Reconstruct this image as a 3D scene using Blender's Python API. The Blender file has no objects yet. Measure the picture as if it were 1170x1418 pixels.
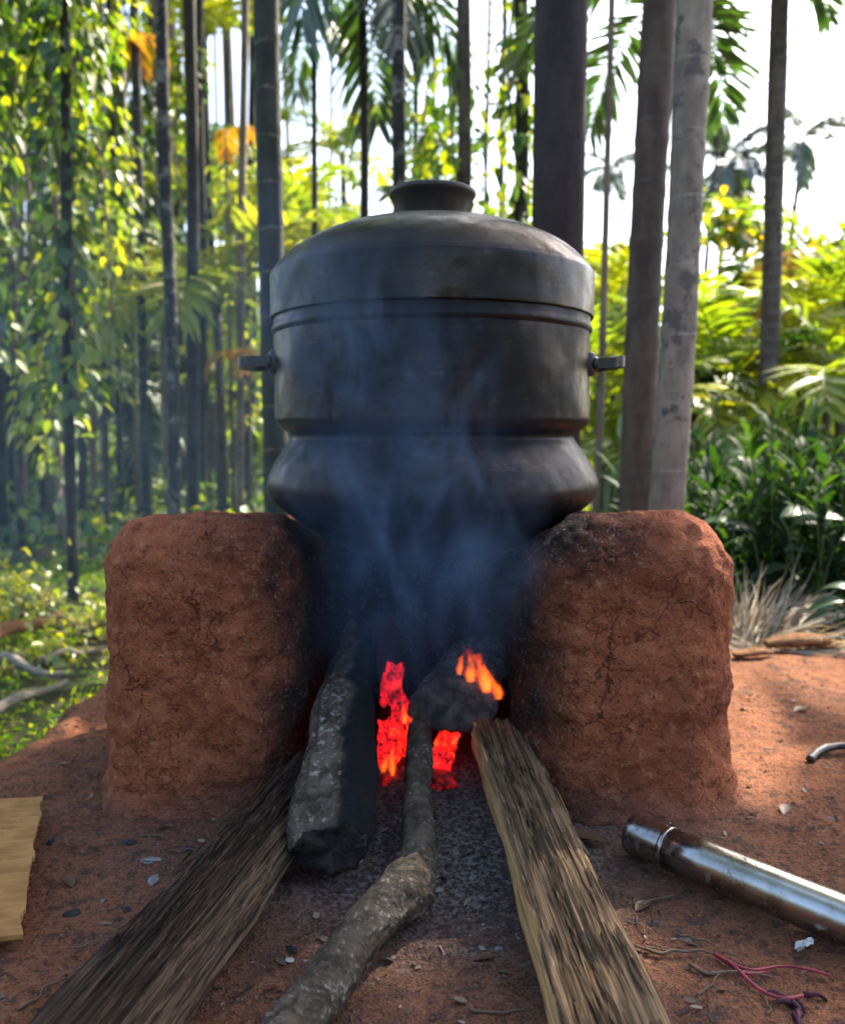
import bpy, math, random
import numpy as np
from mathutils import Vector, Matrix, noise as mnoise

random.seed(7)
rng = np.random.default_rng(7)
scene = bpy.context.scene
COL = scene.collection
R = math.radians

# ------------------------------------------------------------------ camera
F, CU, CV = 1180.0, 585.0, 709.0          # focal length and centre of the photograph in its pixels
CAMH = 0.73
PITCH = math.atan(119 / 1180)
cam = bpy.data.cameras.new('camera'); camo = bpy.data.objects.new('camera', cam); COL.objects.link(camo)
camo.location = (0, 0, CAMH); camo.rotation_euler = (math.pi / 2 - PITCH, 0, 0)
cam.sensor_fit = 'HORIZONTAL'; cam.sensor_width = 36.0; cam.lens = 36.0 * F / 1170
cam.clip_start = 0.02; cam.clip_end = 600
cam.dof.use_dof = True; cam.dof.focus_distance = 1.27; cam.dof.aperture_fstop = 4.1
scene.camera = camo

# ------------------------------------------------------------------ light
SUN_AZ, SUN_EL = R(38), R(45)             # azimuth from +Y towards +X
SUNV = Vector((math.sin(SUN_AZ) * math.cos(SUN_EL), math.cos(SUN_AZ) * math.cos(SUN_EL), math.sin(SUN_EL)))
world = bpy.data.worlds.new('World'); scene.world = world; world.use_nodes = True
wn = world.node_tree; bg = wn.nodes['Background']
sky = wn.nodes.new('ShaderNodeTexSky'); sky.sky_type = 'NISHITA'; sky.sun_disc = False
sky.sun_elevation = SUN_EL; sky.sun_rotation = SUN_AZ
sky.air_density = 1.0; sky.dust_density = 2.5
wn.links.new(sky.outputs[0], bg.inputs[0]); bg.inputs[1].default_value = 0.15
sl = bpy.data.lights.new('sun', 'SUN'); sl.energy = 4.5; sl.angle = R(0.53); sl.color = (1.0, 0.9, 0.74)
so = bpy.data.objects.new('sun', sl); COL.objects.link(so)
so.rotation_euler = (-SUNV).to_track_quat('-Z', 'Y').to_euler(); so.location = SUNV * 30
vs = scene.view_settings
vs.view_transform = 'Standard'; vs.look = 'None'; vs.gamma = 1.0; vs.use_curve_mapping = False
vs.exposure = 2.05
cy = scene.cycles
cy.use_denoising = True; cy.max_bounces = 8; cy.diffuse_bounces = 3; cy.glossy_bounces = 3
cy.transmission_bounces = 4; cy.transparent_max_bounces = 8; cy.volume_bounces = 1
cy.sample_clamp_indirect = 6.0; cy.volume_step_rate = 2.0; cy.volume_max_steps = 128

# ------------------------------------------------------------------ projection helpers (pixel of the photograph -> place in the world)
ca, sa = math.cos(PITCH), math.sin(PITCH)
def ray(u, v):
    a, b = (u - CU) / F, (CV - v) / F
    return Vector((a, ca + b * sa, -sa + b * ca))
def P(u, v, Y):
    d = ray(u, v); return Vector((0, 0, CAMH)) + d * (Y / d.y)
def G(u, v, z=0.0):
    d = ray(u, v); return Vector((0, 0, CAMH)) + d * ((z - CAMH) / d.z)

# ------------------------------------------------------------------ noise (vectorised value noise)
def _h(x, y, z, s):
    h = (x.astype(np.int64) * 374761393 + y.astype(np.int64) * 668265263 + z.astype(np.int64) * 1440662683 + s * 974634777) & 0xffffffff
    h = ((h ^ (h >> 13)) * 1274126177) & 0xffffffff
    h = ((h ^ (h >> 16)) * 2246822519) & 0xffffffff
    return ((h ^ (h >> 15)) & 0xffff) / 32767.5 - 1.0
def vn(p, s=0):
    p = np.asarray(p, float); i = np.floor(p); f = p - i; f = f * f * (3 - 2 * f)
    X, Y, Z = i[..., 0], i[..., 1], i[..., 2]; a, b, c = f[..., 0], f[..., 1], f[..., 2]
    def L(u, v, t): return u + (v - u) * t
    return L(L(L(_h(X, Y, Z, s), _h(X + 1, Y, Z, s), a), L(_h(X, Y + 1, Z, s), _h(X + 1, Y + 1, Z, s), a), b),
             L(L(_h(X, Y, Z + 1, s), _h(X + 1, Y, Z + 1, s), a), L(_h(X, Y + 1, Z + 1, s), _h(X + 1, Y + 1, Z + 1, s), a), b), c)
def fbm(p, octv=4, s=0, gain=.5):
    p = np.asarray(p, float); t = 0; a = 1.0
    for k in range(octv):
        t = t + a * vn(p * 2 ** k + 17.3 * k, s + k); a *= gain
    return t
def sstep(a, b, x):
    t = np.clip((x - a) / (b - a), 0, 1); return t * t * (3 - 2 * t)

# ------------------------------------------------------------------ mesh helpers
def mesh(name, V, faces, mats=(), rnd=None, smooth=True, midx=None):
    """faces: (n,k) array or list of arrays of constant width"""
    V = np.asarray(V, np.float32)
    if isinstance(faces, np.ndarray): faces = [faces]
    faces = [np.asarray(f, np.int32) for f in faces if len(f)]
    me = bpy.data.meshes.new(name)
    nf = sum(len(f) for f in faces); nl = sum(f.size for f in faces)
    me.vertices.add(len(V)); me.vertices.foreach_set('co', V.ravel())
    me.loops.add(nl); me.loops.foreach_set('vertex_index', np.concatenate([f.ravel() for f in faces]))
    tot = np.concatenate([np.full(len(f), f.shape[1], np.int32) for f in faces])
    me.polygons.add(nf)
    me.polygons.foreach_set('loop_start', np.concatenate([[0], np.cumsum(tot)[:-1]]).astype(np.int32))
    me.polygons.foreach_set('loop_total', tot)
    for m in mats: me.materials.append(m)
    if midx is not None: me.polygons.foreach_set('material_index', np.asarray(midx, np.int32))
    me.update(calc_edges=True); me.validate()
    me.polygons.foreach_set('use_smooth', np.full(len(me.polygons), smooth))
    if rnd is not None:
        at = me.attributes.new('rnd', 'FLOAT', 'FACE'); at.data.foreach_set('value', np.asarray(rnd, np.float32))
    return me
def obj(name, me, parent=None, loc=None, rot=None, **props):
    o = bpy.data.objects.new(name, me); COL.objects.link(o)
    if parent: o.parent = parent
    if loc is not None: o.location = loc
    if rot is not None: o.rotation_euler = rot
    for k, v in props.items(): o[k] = v
    return o
def thing(name, label, cat, loc=(0, 0, 0), group=None, me=None, rot=None):
    o = obj(name, me, None, loc, rot, label=label, category=cat)
    if group: o['group'] = group
    return o
def merge(parts):
    """parts: list of (V, [faces...]) -> one V, faces list"""
    Vs, Fs, off = [], {}, 0
    for V, fl in parts:
        if isinstance(fl, np.ndarray): fl = [fl]
        for f in fl: Fs.setdefault(f.shape[1], []).append(np.asarray(f) + off)
        Vs.append(V); off += len(V)
    return np.concatenate(Vs), [np.concatenate(f) for f in Fs.values()]
def ring_faces(nr, nt, closed=True):
    i = np.arange(nr - 1)[:, None]; j = np.arange(nt if closed else nt - 1)[None, :]; k = (j + 1) % nt
    return np.stack([i * nt + j, i * nt + k, (i + 1) * nt + k, (i + 1) * nt + j], -1).reshape(-1, 4)
def tube(pts, rad, n=10, cap=True, wob=0.0, seed=0, wf=8.0, ph=0.0):
    pts = np.asarray(pts, float); m = len(pts); rad = np.broadcast_to(np.asarray(rad, float), (m,))
    T = np.gradient(pts, axis=0); T /= np.linalg.norm(T, axis=1)[:, None] + 1e-9
    ref = np.array([0, 0, 1.0]) if abs(T[:, 2]).mean() < .8 else np.array([1.0, 0, 0])
    A = np.cross(T, ref); A /= np.linalg.norm(A, axis=1)[:, None] + 1e-9; B = np.cross(T, A)
    th = np.arange(n) * 2 * math.pi / n + ph
    D = A[:, None] * np.cos(th)[None, :, None] + B[:, None] * np.sin(th)[None, :, None]
    r = rad[:, None] * np.ones(n)[None]
    if wob: r = r * (1 + wob * fbm(pts[:, None] * wf + D * rad[:, None, None] * wf * 2, 3, seed))
    V = (pts[:, None] + D * r[..., None]).reshape(-1, 3); f = [ring_faces(m, n)]
    if cap:
        V = np.concatenate([V, pts[:1], pts[-1:]]); j = np.arange(n); k = (j + 1) % n
        f.append(np.concatenate([np.stack([np.full(n, m * n), k, j], -1), np.stack([np.full(n, m * n + 1), (m - 1) * n + j, (m - 1) * n + k], -1)]))
    return V, f
def lathe(prof, n=96):
    prof = np.asarray(prof, float); th = np.arange(n) * 2 * math.pi / n
    V = np.stack([prof[:, 0][:, None] * np.cos(th), prof[:, 0][:, None] * np.sin(th), np.repeat(prof[:, 1][:, None], n, 1)], -1).reshape(-1, 3)
    return V, [ring_faces(len(prof), n)]
def smooth_path(pts, n):
    pts = np.asarray(pts, float); t = np.linspace(0, len(pts) - 1, n); out = []
    pp = np.concatenate([[2 * pts[0] - pts[1]], pts, [2 * pts[-1] - pts[-2]]])
    for x in t:
        i = min(int(x), len(pts) - 2); f = x - i; a, b, c, d = pp[i:i + 4]
        out.append(.5 * ((2 * b) + (-a + c) * f + (2 * a - 5 * b + 4 * c - d) * f * f + (-a + 3 * b - 3 * c + d) * f ** 3))
    return np.array(out)
def nrm(v): return v / (np.linalg.norm(v, axis=-1, keepdims=True) + 1e-9)

PROF_LEAF = ((0, .06), (.22, .8), (.5, 1.0), (.78, .6), (1, .03))
PROF_LANCE = ((0, .15), (.3, 1.0), (.65, .75), (1, .03))
PROF_SMALL = ((0, .1), (.4, 1.0), (1, .03))
def blades(Pb, D, N, L, W, prof=PROF_SMALL, droop=0.0, fold=0.0, curl=0.0):
    """many leaf blades: base points, directions, normals (N,3); lengths and widths (N,). Returns V, faces, faces per blade"""
    D = nrm(D); S = nrm(np.cross(D, N)); Nn = nrm(np.cross(S, D)); n = len(Pb)
    L = np.broadcast_to(L, (n,))[:, None]; W = np.broadcast_to(W, (n,))[:, None]
    droop = np.broadcast_to(droop, (n,))[:, None]
    rows = []
    for t, w in prof:
        c = Pb + D * L * t + np.array([0, 0, -1.0]) * droop * L * t * t + Nn * curl * L * t * (1 - t)
        up = Nn * fold * W * w
        rows += [c - S * W * w * .5 + up, c + S * W * w * .5 + up] if not fold else [c - S * W * w * .5 + up, c, c + S * W * w * .5 + up]
    k = 3 if fold else 2
    V = np.stack(rows, 1); m = len(prof)
    base = (np.arange(n) * m * k)[:, None, None]
    q = []
    for i in range(m - 1):
        for j in range(k - 1):
            q.append([i * k + j, i * k + j + 1, (i + 1) * k + j + 1, (i + 1) * k + j])
    Fq = (base + np.array(q)[None]).reshape(-1, 4)
    return V.reshape(-1, 3), Fq, len(q)
def rand_dirs(n):
    v = rng.normal(size=(n, 3)); return nrm(v)
def leaf_mesh(name, Pb, D, N, L, W, mat, prof=PROF_SMALL, droop=0.0, fold=0.0, curl=0.0, rnd=None):
    V, q, per = blades(Pb, D, N, L, W, prof, droop, fold, curl)
    r = rng.random(len(Pb)) if rnd is None else rnd
    return mesh(name, V, q, (mat,), np.repeat(r, per))

# ------------------------------------------------------------------ node helpers
class NT:
    def __init__(s, name):
        s.m = bpy.data.materials.new(name); s.m.use_nodes = True; s.t = s.m.node_tree
        for n in list(s.t.nodes): s.t.nodes.remove(n)
        s.out = s.add('ShaderNodeOutputMaterial')
    def add(s, ty, **kw):
        n = s.t.nodes.new(ty)
        for k, v in kw.items(): setattr(n, k, v)
        return n
    def link(s, a, b): s.t.links.new(a, b)
    def put(s, sock, v):
        if hasattr(v, 'node'): s.link(v, sock)
        else: sock.default_value = v
    def coord(s, scale=(1, 1, 1), kind='Object', loc=(0, 0, 0)):
        c = s.add('ShaderNodeTexCoord'); mp = s.add('ShaderNodeMapping')
        mp.inputs['Scale'].default_value = scale; mp.inputs['Location'].default_value = loc
        s.link(c.outputs[kind], mp.inputs[0]); return mp.outputs[0]
    def noise(s, vec, scale, detail=5, rough=.55, dist=0.0):
        n = s.add('ShaderNodeTexNoise'); s.link(vec, n.inputs['Vector'])
        n.inputs['Scale'].default_value = scale; n.inputs['Detail'].default_value = detail
        n.inputs['Roughness'].default_value = rough; n.inputs['Distortion'].default_value = dist
        return n.outputs['Fac']
    def voro(s, vec, scale, feature='F1', rnd=1.0):
        n = s.add('ShaderNodeTexVoronoi', feature=feature); s.link(vec, n.inputs['Vector'])
        n.inputs['Scale'].default_value = scale; n.inputs['Randomness'].default_value = rnd
        return n.outputs['Distance']
    def ramp(s, fac, stops):
        n = s.add('ShaderNodeValToRGB'); s.link(fac, n.inputs[0]); e = n.color_ramp.elements
        while len(e) < len(stops): e.new(.5)
        for x, (p, c) in zip(e, stops):
            x.position = p; x.color = (c, c, c, 1) if not hasattr(c, '__len__') else (*c, 1)
        return n.outputs[0]
    def math(s, op, a, b=0.0, c=None, clamp=False):
        n = s.add('ShaderNodeMath', operation=op, use_clamp=clamp); s.put(n.inputs[0], a); s.put(n.inputs[1], b)
        if c is not None: s.put(n.inputs[2], c)
        return n.outputs[0]
    def range(s, v, a, b, c=0.0, d=1.0):
        n = s.add('ShaderNodeMapRange'); n.interpolation_type = 'SMOOTHSTEP'
        s.put(n.inputs[0], v)
        for i, x in enumerate((a, b, c, d)): s.put(n.inputs[i + 1], x)
        return n.outputs[0]
    def mix(s, fac, a, b, blend='MIX'):
        n = s.add('ShaderNodeMix', data_type='RGBA', blend_type=blend); s.put(n.inputs[0], fac)
        for i, x in ((6, a), (7, b)): s.put(n.inputs[i], x if hasattr(x, 'node') else (*x, 1))
        return n.outputs[2]
    def xyz(s, vec):
        n = s.add('ShaderNodeSeparateXYZ'); s.link(vec, n.inputs[0]); return n.outputs
    def bump(s, h, strength=.5, dist=.01, prev=None):
        n = s.add('ShaderNodeBump'); s.link(h, n.inputs['Height']); n.inputs['Strength'].default_value = strength
        n.inputs['Distance'].default_value = dist
        if prev is not None: s.link(prev, n.inputs['Normal'])
        return n.outputs[0]
    def pbr(s, col, rough=.8, metal=0.0, normal=None, spec=.5, **kw):
        n = s.add('ShaderNodeBsdfPrincipled'); s.put(n.inputs['Base Color'], col if hasattr(col, 'node') else (*col, 1))
        s.put(n.inputs['Roughness'], rough); s.put(n.inputs['Metallic'], metal); s.put(n.inputs['Specular IOR Level'], spec)
        if normal is not None: s.link(normal, n.inputs['Normal'])
        for k, v in kw.items(): s.put(n.inputs[k.replace('_', ' ')], v)
        s.link(n.outputs[0], s.out.inputs[0]); return n
    def attr(s, name='rnd'):
        n = s.add('ShaderNodeAttribute', attribute_name=name); return n.outputs['Fac']

def leaf_mat(name, stops, trans=.5, gloss=.035, tcol=(1.7, 1.7, .45), rough=.45):
    t = NT(name); r = t.attr()
    col = t.ramp(r, stops)
    co = t.coord(); col = t.mix(.5, col, t.mix(1.0, col, t.ramp(t.noise(co, 9, 2), [(.3, (.5, .5, .5)), (.7, (1.35, 1.35, 1.35))]), 'MULTIPLY'))
    d = t.add('ShaderNodeBsdfDiffuse'); t.link(col, d.inputs[0])
    tr = t.add('ShaderNodeBsdfTranslucent'); t.link(t.mix(1.0, col, tcol, 'MULTIPLY'), tr.inputs[0])
    g = t.add('ShaderNodeBsdfGlossy'); g.inputs['Color'].default_value = (1, 1, 1, 1); g.inputs['Roughness'].default_value = rough
    m1 = t.add('ShaderNodeMixShader'); m1.inputs[0].default_value = trans; t.link(d.outputs[0], m1.inputs[1]); t.link(tr.outputs[0], m1.inputs[2])
    m2 = t.add('ShaderNodeMixShader'); m2.inputs[0].default_value = gloss; t.link(m1.outputs[0], m2.inputs[1]); t.link(g.outputs[0], m2.inputs[2])
    t.link(m2.outputs[0], t.out.inputs[0]); return t.m

# ------------------------------------------------------------------ materials
def mat_mud():
    t = NT('red_mud'); co = t.coord(); x, y, z = t.xyz(co)
    n1 = t.noise(co, 7, 6); n2 = t.noise(co, 45, 5, .65); n3 = t.noise(co, 180, 3, .6)
    base = t.mix(t.range(n1, .35, .68), (.30, .086, .040), (.43, .130, .058))
    base = t.mix(t.range(n2, .53, .66), base, (.44, .165, .080))
    base = t.mix(t.range(n2, .45, .33), base, (.185, .056, .030))
    base = t.mix(t.math('MULTIPLY', t.range(n3, .42, .33), .5), base, (.14, .046, .027)); base = t.mix(t.math('MULTIPLY', t.range(n3, .60, .70), .35), base, (.48, .20, .11))  # soil tones, with hollows darkened in colour to strengthen the weak bump shading
    wv = t.add('ShaderNodeVectorMath', operation='ADD'); t.link(co, wv.inputs[0])
    nn = t.add('ShaderNodeTexNoise'); t.link(co, nn.inputs['Vector']); nn.inputs['Scale'].default_value = 14; nn.inputs['Detail'].default_value = 4
    sc = t.add('ShaderNodeVectorMath', operation='SCALE'); t.link(nn.outputs['Color'], sc.inputs[0]); sc.inputs['Scale'].default_value = .11
    t.link(sc.outputs[0], wv.inputs[1]); wvec = wv.outputs[0]
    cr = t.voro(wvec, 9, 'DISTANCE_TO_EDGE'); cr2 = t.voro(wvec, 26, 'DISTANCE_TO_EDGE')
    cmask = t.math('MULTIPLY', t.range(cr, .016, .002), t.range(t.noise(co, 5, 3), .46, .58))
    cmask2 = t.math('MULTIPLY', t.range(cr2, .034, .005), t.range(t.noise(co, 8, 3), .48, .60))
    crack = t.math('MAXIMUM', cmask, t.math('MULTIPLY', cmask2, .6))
    base = t.mix(t.math('MULTIPLY', crack, .62), base, (.06, .022, .015))  # crack colour holds dirt and some painted recess shade
    # soot deposited round the fire mouth and up over the inner shoulders
    ax = t.math('ABSOLUTE', t.math('ADD', x, .023))
    wob = t.math('MULTIPLY', t.math('SUBTRACT', t.noise(co, 10, 5, .65), .5), .20)
    edge = t.math('ADD', ax, wob)
    s1 = t.range(edge, .35, .20)
    s2 = t.math('MULTIPLY', t.range(t.math('ADD', ax, t.math('MULTIPLY', wob, 1.3)), .50, .30), t.math('MULTIPLY', t.range(z, .38, .52), t.range(x, -.05, .10, .45, 1.0)))
    s3 = t.math('MULTIPLY', t.range(t.math('ADD', ax, wob), .50, .26), t.math('MULTIPLY', t.range(z, .20, .0), .55))
    soot = t.math('MAXIMUM', t.math('MAXIMUM', s1, s2), s3)
    base = t.mix(t.math('MULTIPLY', soot, .96), base, t.mix(t.range(n3, .56, .68), (.012, .011, .011), t.mix(t.range(n2, .5, .6), (.03, .027, .025), (.20, .19, .175))))
    # dusty grey at the foot
    base = t.mix(t.math('MULTIPLY', t.range(t.math('ADD', z, t.math('MULTIPLY', wob, .5)), .07, .0), .35), base, (.16, .11, .085))
    h = t.math('ADD', t.math('MULTIPLY', n2, .8), t.math('MULTIPLY', n3, .35))
    h = t.math('SUBTRACT', h, t.math('MULTIPLY', crack, .9))
    n5 = t.noise(co, 420, 2); h2 = t.math('ADD', t.math('MULTIPLY', n3, .6), t.math('MULTIPLY', n5, .35))
    t.pbr(base, .93, 0, t.bump(h2, .8, .004, t.bump(h, .8, .014)), .15); return t.m
def mat_ground():
    t = NT('trodden_red_earth'); co = t.coord(); x, y, z = t.xyz(co)
    n1 = t.noise(co, 3, 6); n2 = t.noise(co, 22, 6, .65); n3 = t.noise(co, 110, 4, .65); n4 = t.noise(co, 320, 2)
    base = t.mix(t.range(n1, .35, .65), (.25, .092, .043), (.39, .142, .060))
    base = t.mix(t.range(n2, .50, .64), base, (.13, .064, .042))
    base = t.mix(t.range(n3, .54, .66), base, (.42, .19, .10)); base = t.mix(t.math('MULTIPLY', t.range(n3, .46, .38), .8), base, (.09, .050, .035))  # soil tones; fine hollows painted darker to back up the bump shading
    # ash and soot spread out of the fire mouth
    dx = t.math('SUBTRACT', x, .03); dy = t.math('MULTIPLY', t.math('SUBTRACT', y, 1.50), .85)
    rr = t.math('SQRT', t.math('ADD', t.math('MULTIPLY', dx, dx), t.math('MULTIPLY', dy, dy)))
    rr = t.math('ADD', rr, t.math('MULTIPLY', t.math('SUBTRACT', n2, .5), .35))
    base = t.mix(t.math('MULTIPLY', t.range(rr, .80, .22), .5), base, (.11, .085, .072))
    ash = t.mix(t.range(n3, .42, .62), (.08, .074, .068), (.36, .34, .315))
    base = t.mix(t.math('MULTIPLY', t.range(rr, .42, .12), .85), base, ash)
    base = t.mix(t.math('MULTIPLY', t.range(n4, .66, .74), .5), base, (.42, .35, .30))
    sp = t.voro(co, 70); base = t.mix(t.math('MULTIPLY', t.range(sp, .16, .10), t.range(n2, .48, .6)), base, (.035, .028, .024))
    h = t.math('ADD', t.math('MULTIPLY', n2, .9), t.math('ADD', t.math('MULTIPLY', n3, .6), t.math('MULTIPLY', n4, .18)))
    t.pbr(base, .9, 0, t.bump(t.math('ADD', n3, t.math('MULTIPLY', n4, .5)), 1.0, .006, t.bump(h, .8, .016)), .2); return t.m
def mat_floor():
    t = NT('forest_floor_soil'); co = t.coord()
    n1 = t.noise(co, 1.4, 6); n2 = t.noise(co, 9, 6, .65); n3 = t.noise(co, 45, 4)
    base = t.mix(t.range(n1, .38, .62), (.075, .055, .032), (.045, .075, .02))
    base = t.mix(t.range(n2, .52, .68), base, (.15, .105, .06))
    base = t.mix(t.range(n3, .55, .7), base, (.03, .04, .015))
    t.pbr(base, .95, 0, t.bump(t.math('ADD', n2, t.math('MULTIPLY', n3, .5)), .8, .05), .1); return t.m
def mat_pot(name='sooty_copper', zs=(.22, .10), spec=.15, gl=0.0):
    t = NT(name); co = t.coord(); x, y, z = t.xyz(co)
    n1 = t.noise(co, 5, 6, .6); n2 = t.noise(co, 30, 5, .6); st = t.noise(t.coord((3, 3, 40)), 3, 4)
    col = t.mix(t.range(n1, .35, .65), (.009, .0062, .0052), (.027, .0165, .0120))
    col = t.mix(t.math('MULTIPLY', t.range(n2, .52, .72), t.range(n1, .45, .6)), col, (.062, .046, .038))
    col = t.mix(t.math('MULTIPLY', t.math('MULTIPLY', t.range(st, .54, .68), t.range(n2, .45, .6)), .6), col, (.075, .045, .032))
    soot = t.math('MAXIMUM', t.range(t.math('ADD', z, t.math('MULTIPLY', t.math('SUBTRACT', n1, .5), .25)), *zs), t.math('MULTIPLY', t.range(n1, .55, .38), .6))
    dr = t.noise(t.coord((9, 9, .9)), 4, 4, .6); col = t.mix(t.math('MULTIPLY', t.range(dr, .56, .66), .55), col, (.006, .0055, .006))
    sc_ = t.noise(t.coord((14, 14, 160)), 5, 3); col = t.mix(t.math('MULTIPLY', t.math('MULTIPLY', t.range(sc_, .62, .70), t.range(n1, .48, .6)), .30), col, (.12, .10, .085)); col = t.mix(soot, col, (.008, .0075, .008))
    met = t.math('MULTIPLY', t.math('SUBTRACT', 1.0, soot), .30)
    dent = t.voro(co, 26, 'SMOOTH_F1')
    h = t.math('ADD', t.math('MULTIPLY', n2, .25), t.math('MULTIPLY', dent, .8))
    rough = t.math('ADD', t.math('MULTIPLY', n2, .30), t.math('ADD', .20 - gl, t.math('MULTIPLY', soot, .30)))
    t.pbr(col, rough, met, t.bump(h, .34, .008), spec); return t.m
def mat_iron():
    t = NT('black_iron'); co = t.coord(); n = t.noise(co, 60, 4)
    t.pbr(t.mix(n, (.02, .02, .022), (.06, .05, .045)), .42, .5, t.bump(n, .3, .002)); return t.m
def mat_wood(name, dark, mid, light, fib=1.0, bump=.9, rough=.85, crack=True):
    t = NT(name); f = t.coord((1.3, 210, 210)); f2 = t.coord((3.5, 640, 640)); co = t.coord()
    n1 = t.noise(f, fib, 6, .62, .12); n2 = t.noise(f2, fib, 3); n3 = t.noise(co, 11, 5)
    col = t.mix(t.range(n1, .40, .60), dark, mid); col = t.mix(t.math('MULTIPLY', t.range(n2, .5, .66), .8), col, light)
    col = t.mix(t.math('MULTIPLY', t.range(n3, .50, .70), .28), col, dark)
    h = t.math('ADD', n1, t.math('MULTIPLY', n2, .45))
    if crack:
        ck = t.range(t.noise(t.coord((1.1, 200, 200), loc=(3, 1, 7)), fib, 3, .5, .15), .40, .35)
        col = t.mix(t.math('MULTIPLY', ck, .8), col, (.018, .014, .012)); h = t.math('SUBTRACT', h, t.math('MULTIPLY', ck, .8))
    t.pbr(col, rough, 0, t.bump(h, bump, .014), .12); return t.m
def mat_bark(name, dark, light, pale, scale=1.0, patch=.5, char=None):
    t = NT(name); co = t.coord(); n1 = t.noise(co, 22 * scale, 6, .7); n2 = t.noise(co, 70 * scale, 5, .7); n3 = t.noise(co, 8 * scale, 4)
    v = t.voro(t.coord((30 * scale, 60 * scale, 60 * scale)), 1.0)
    col = t.mix(t.range(n1, .35, .65), dark, light); col = t.mix(t.math('MULTIPLY', t.range(n2, .52, .68), t.range(n3, .42, .58, .15, 1.0)), col, pale)
    h = t.math('ADD', t.math('MULTIPLY', n1, .8), t.math('ADD', t.math('MULTIPLY', n2, .5), t.math('MULTIPLY', v, .4)))
    if char is not None:   # burnt side of the log: a char stain with its own ragged outline
        x, y, z = t.xyz(co)
        e = t.math('ADD', t.math('ADD', t.math('MULTIPLY', y, char[0]), t.math('MULTIPLY', z, char[1])), t.math('MULTIPLY', t.math('SUBTRACT', n3, .5), .10))
        m = t.range(t.math('ADD', e, .022), -.012, .016)
        col = t.mix(m, col, t.mix(t.range(n2, .66, .74), (.011, .011, .012), (.10, .10, .10)))
    t.pbr(col, .93, 0, t.bump(h, 1.0, .016), .10); return t.m
def mat_trunk(name, dark, light, ring, spacing, ringw=.10, lich=None, zmove=0.0):
    t = NT(name); co = t.coord(); x, y, z = t.xyz(co)
    n1 = t.noise(t.coord((1, 1, .35)), 14, 5, .6); n2 = t.noise(co, 40, 4); n3 = t.noise(co, 4, 4)
    col = t.mix(t.range(n1, .36, .64), dark, light)
    if lich: col = t.mix(t.range(t.noise(co, 11, 5, .7), .52, .60), col, lich)
    zz = t.math('DIVIDE', t.math('ADD', t.math('ADD', z, zmove), t.math('MULTIPLY', n3, spacing * .35)), spacing)
    fr = t.math('FRACT', zz); rg = t.math('LESS_THAN', fr, ringw)
    col = t.mix(t.math('MULTIPLY', rg, t.range(n2, .38, .62, .05, .60)), col, ring)
    h = t.math('ADD', t.math('MULTIPLY', n2, .5), t.math('MULTIPLY', rg, .5))
    t.pbr(col, .75, 0, t.bump(h, .6, .01), .3); return t.m
def mat_plain(name, c1, c2, scale=20, rough=.8, metal=0.0, bump=.4, bd=.004):
    t = NT(name); co = t.coord(); n = t.noise(co, scale, 5, .6)
    t.pbr(t.mix(t.range(n, .35, .65), c1, c2), rough, metal, t.bump(n, bump, bd), .3); return t.m

# ------------------------------------------------------------------ ground: raised red earth platform, forest floor lower down around it
FLOOR = -0.30
def plat_d(x, y):
    """signed distance outside the platform's edge"""
    w = .05 * vn(np.stack([x * 5, y * 5, 0 * x], -1), 3) + .02 * vn(np.stack([x * 19, y * 19, 0 * x], -1), 4)
    a = -0.90 - x + .06 * (y - 1.8) + w; b = y - 2.74 + w; c = -y - 3.0; d = x - 6.0
    qx, qy = np.maximum(a, d), np.maximum(b, c)
    r = .15
    ox, oy = np.maximum(qx + r, 0), np.maximum(qy + r, 0)
    return np.sqrt(ox * ox + oy * oy) + np.minimum(np.maximum(qx + r, qy + r), 0) - r
def gh(x, y):
    x = np.asarray(x, float); y = np.asarray(y, float); d = plat_d(x, y)
    p = np.stack([x, y, 0 * x], -1)
    up = .010 * fbm(p * 4, 3, 11) + .0045 * fbm(p * 22, 3, 12) + .0022 * np.abs(fbm(p * 70, 2, 13))
    up = up + .022 * np.exp(-(((x - .03) / .13) ** 2 + ((y - 1.52) / .22) ** 2))
    lo = FLOOR + .035 * fbm(p * 1.2, 3, 15) * sstep(0, 3, d) + .02 * fbm(p * 6, 2, 16)
    lo = lo + np.clip((np.hypot(x, y) - 14) * .012, 0, 1.2)
    k = sstep(-.02, .26, d)
    return up * (1 - k) + lo * k
def gz(x, y): return float(gh(np.array([x]), np.array([y]))[0])
def axis(lo, f0, f1, hi, step, grow=1.18):
    a = list(np.arange(f0, f1 + 1e-6, step)); s = step; v = f1
    while v < hi: s *= grow; v += s; a.append(v)
    s = step; v = f0
    while v > lo: s *= grow; v -= s; a.insert(0, v)
    return np.array(a)
gx = axis(-90, -1.15, 1.5, 90, .009); gy = axis(-30, .82, 2.95, 110, .009)
GX, GY = np.meshgrid(gx, gy, indexing='ij'); GZ = gh(GX, GY)
V = np.stack([GX, GY, GZ], -1).reshape(-1, 3); nx, ny = GX.shape
ii, jj = np.meshgrid(np.arange(nx - 1), np.arange(ny - 1), indexing='ij')
q = np.stack([ii * ny + jj, (ii + 1) * ny + jj, (ii + 1) * ny + jj + 1, ii * ny + jj + 1], -1).reshape(-1, 4)
cx, cyy = (gx[:-1] + gx[1:]) / 2, (gy[:-1] + gy[1:]) / 2
CX, CY = np.meshgrid(cx, cyy, indexing='ij'); on = (plat_d(CX, CY) < .07).ravel()
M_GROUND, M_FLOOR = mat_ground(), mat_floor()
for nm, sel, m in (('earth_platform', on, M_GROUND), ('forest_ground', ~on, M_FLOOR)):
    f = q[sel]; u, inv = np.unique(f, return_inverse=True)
    obj(nm, mesh(nm, V[u], inv.reshape(-1, 4), (m,)), kind='structure')

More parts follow.
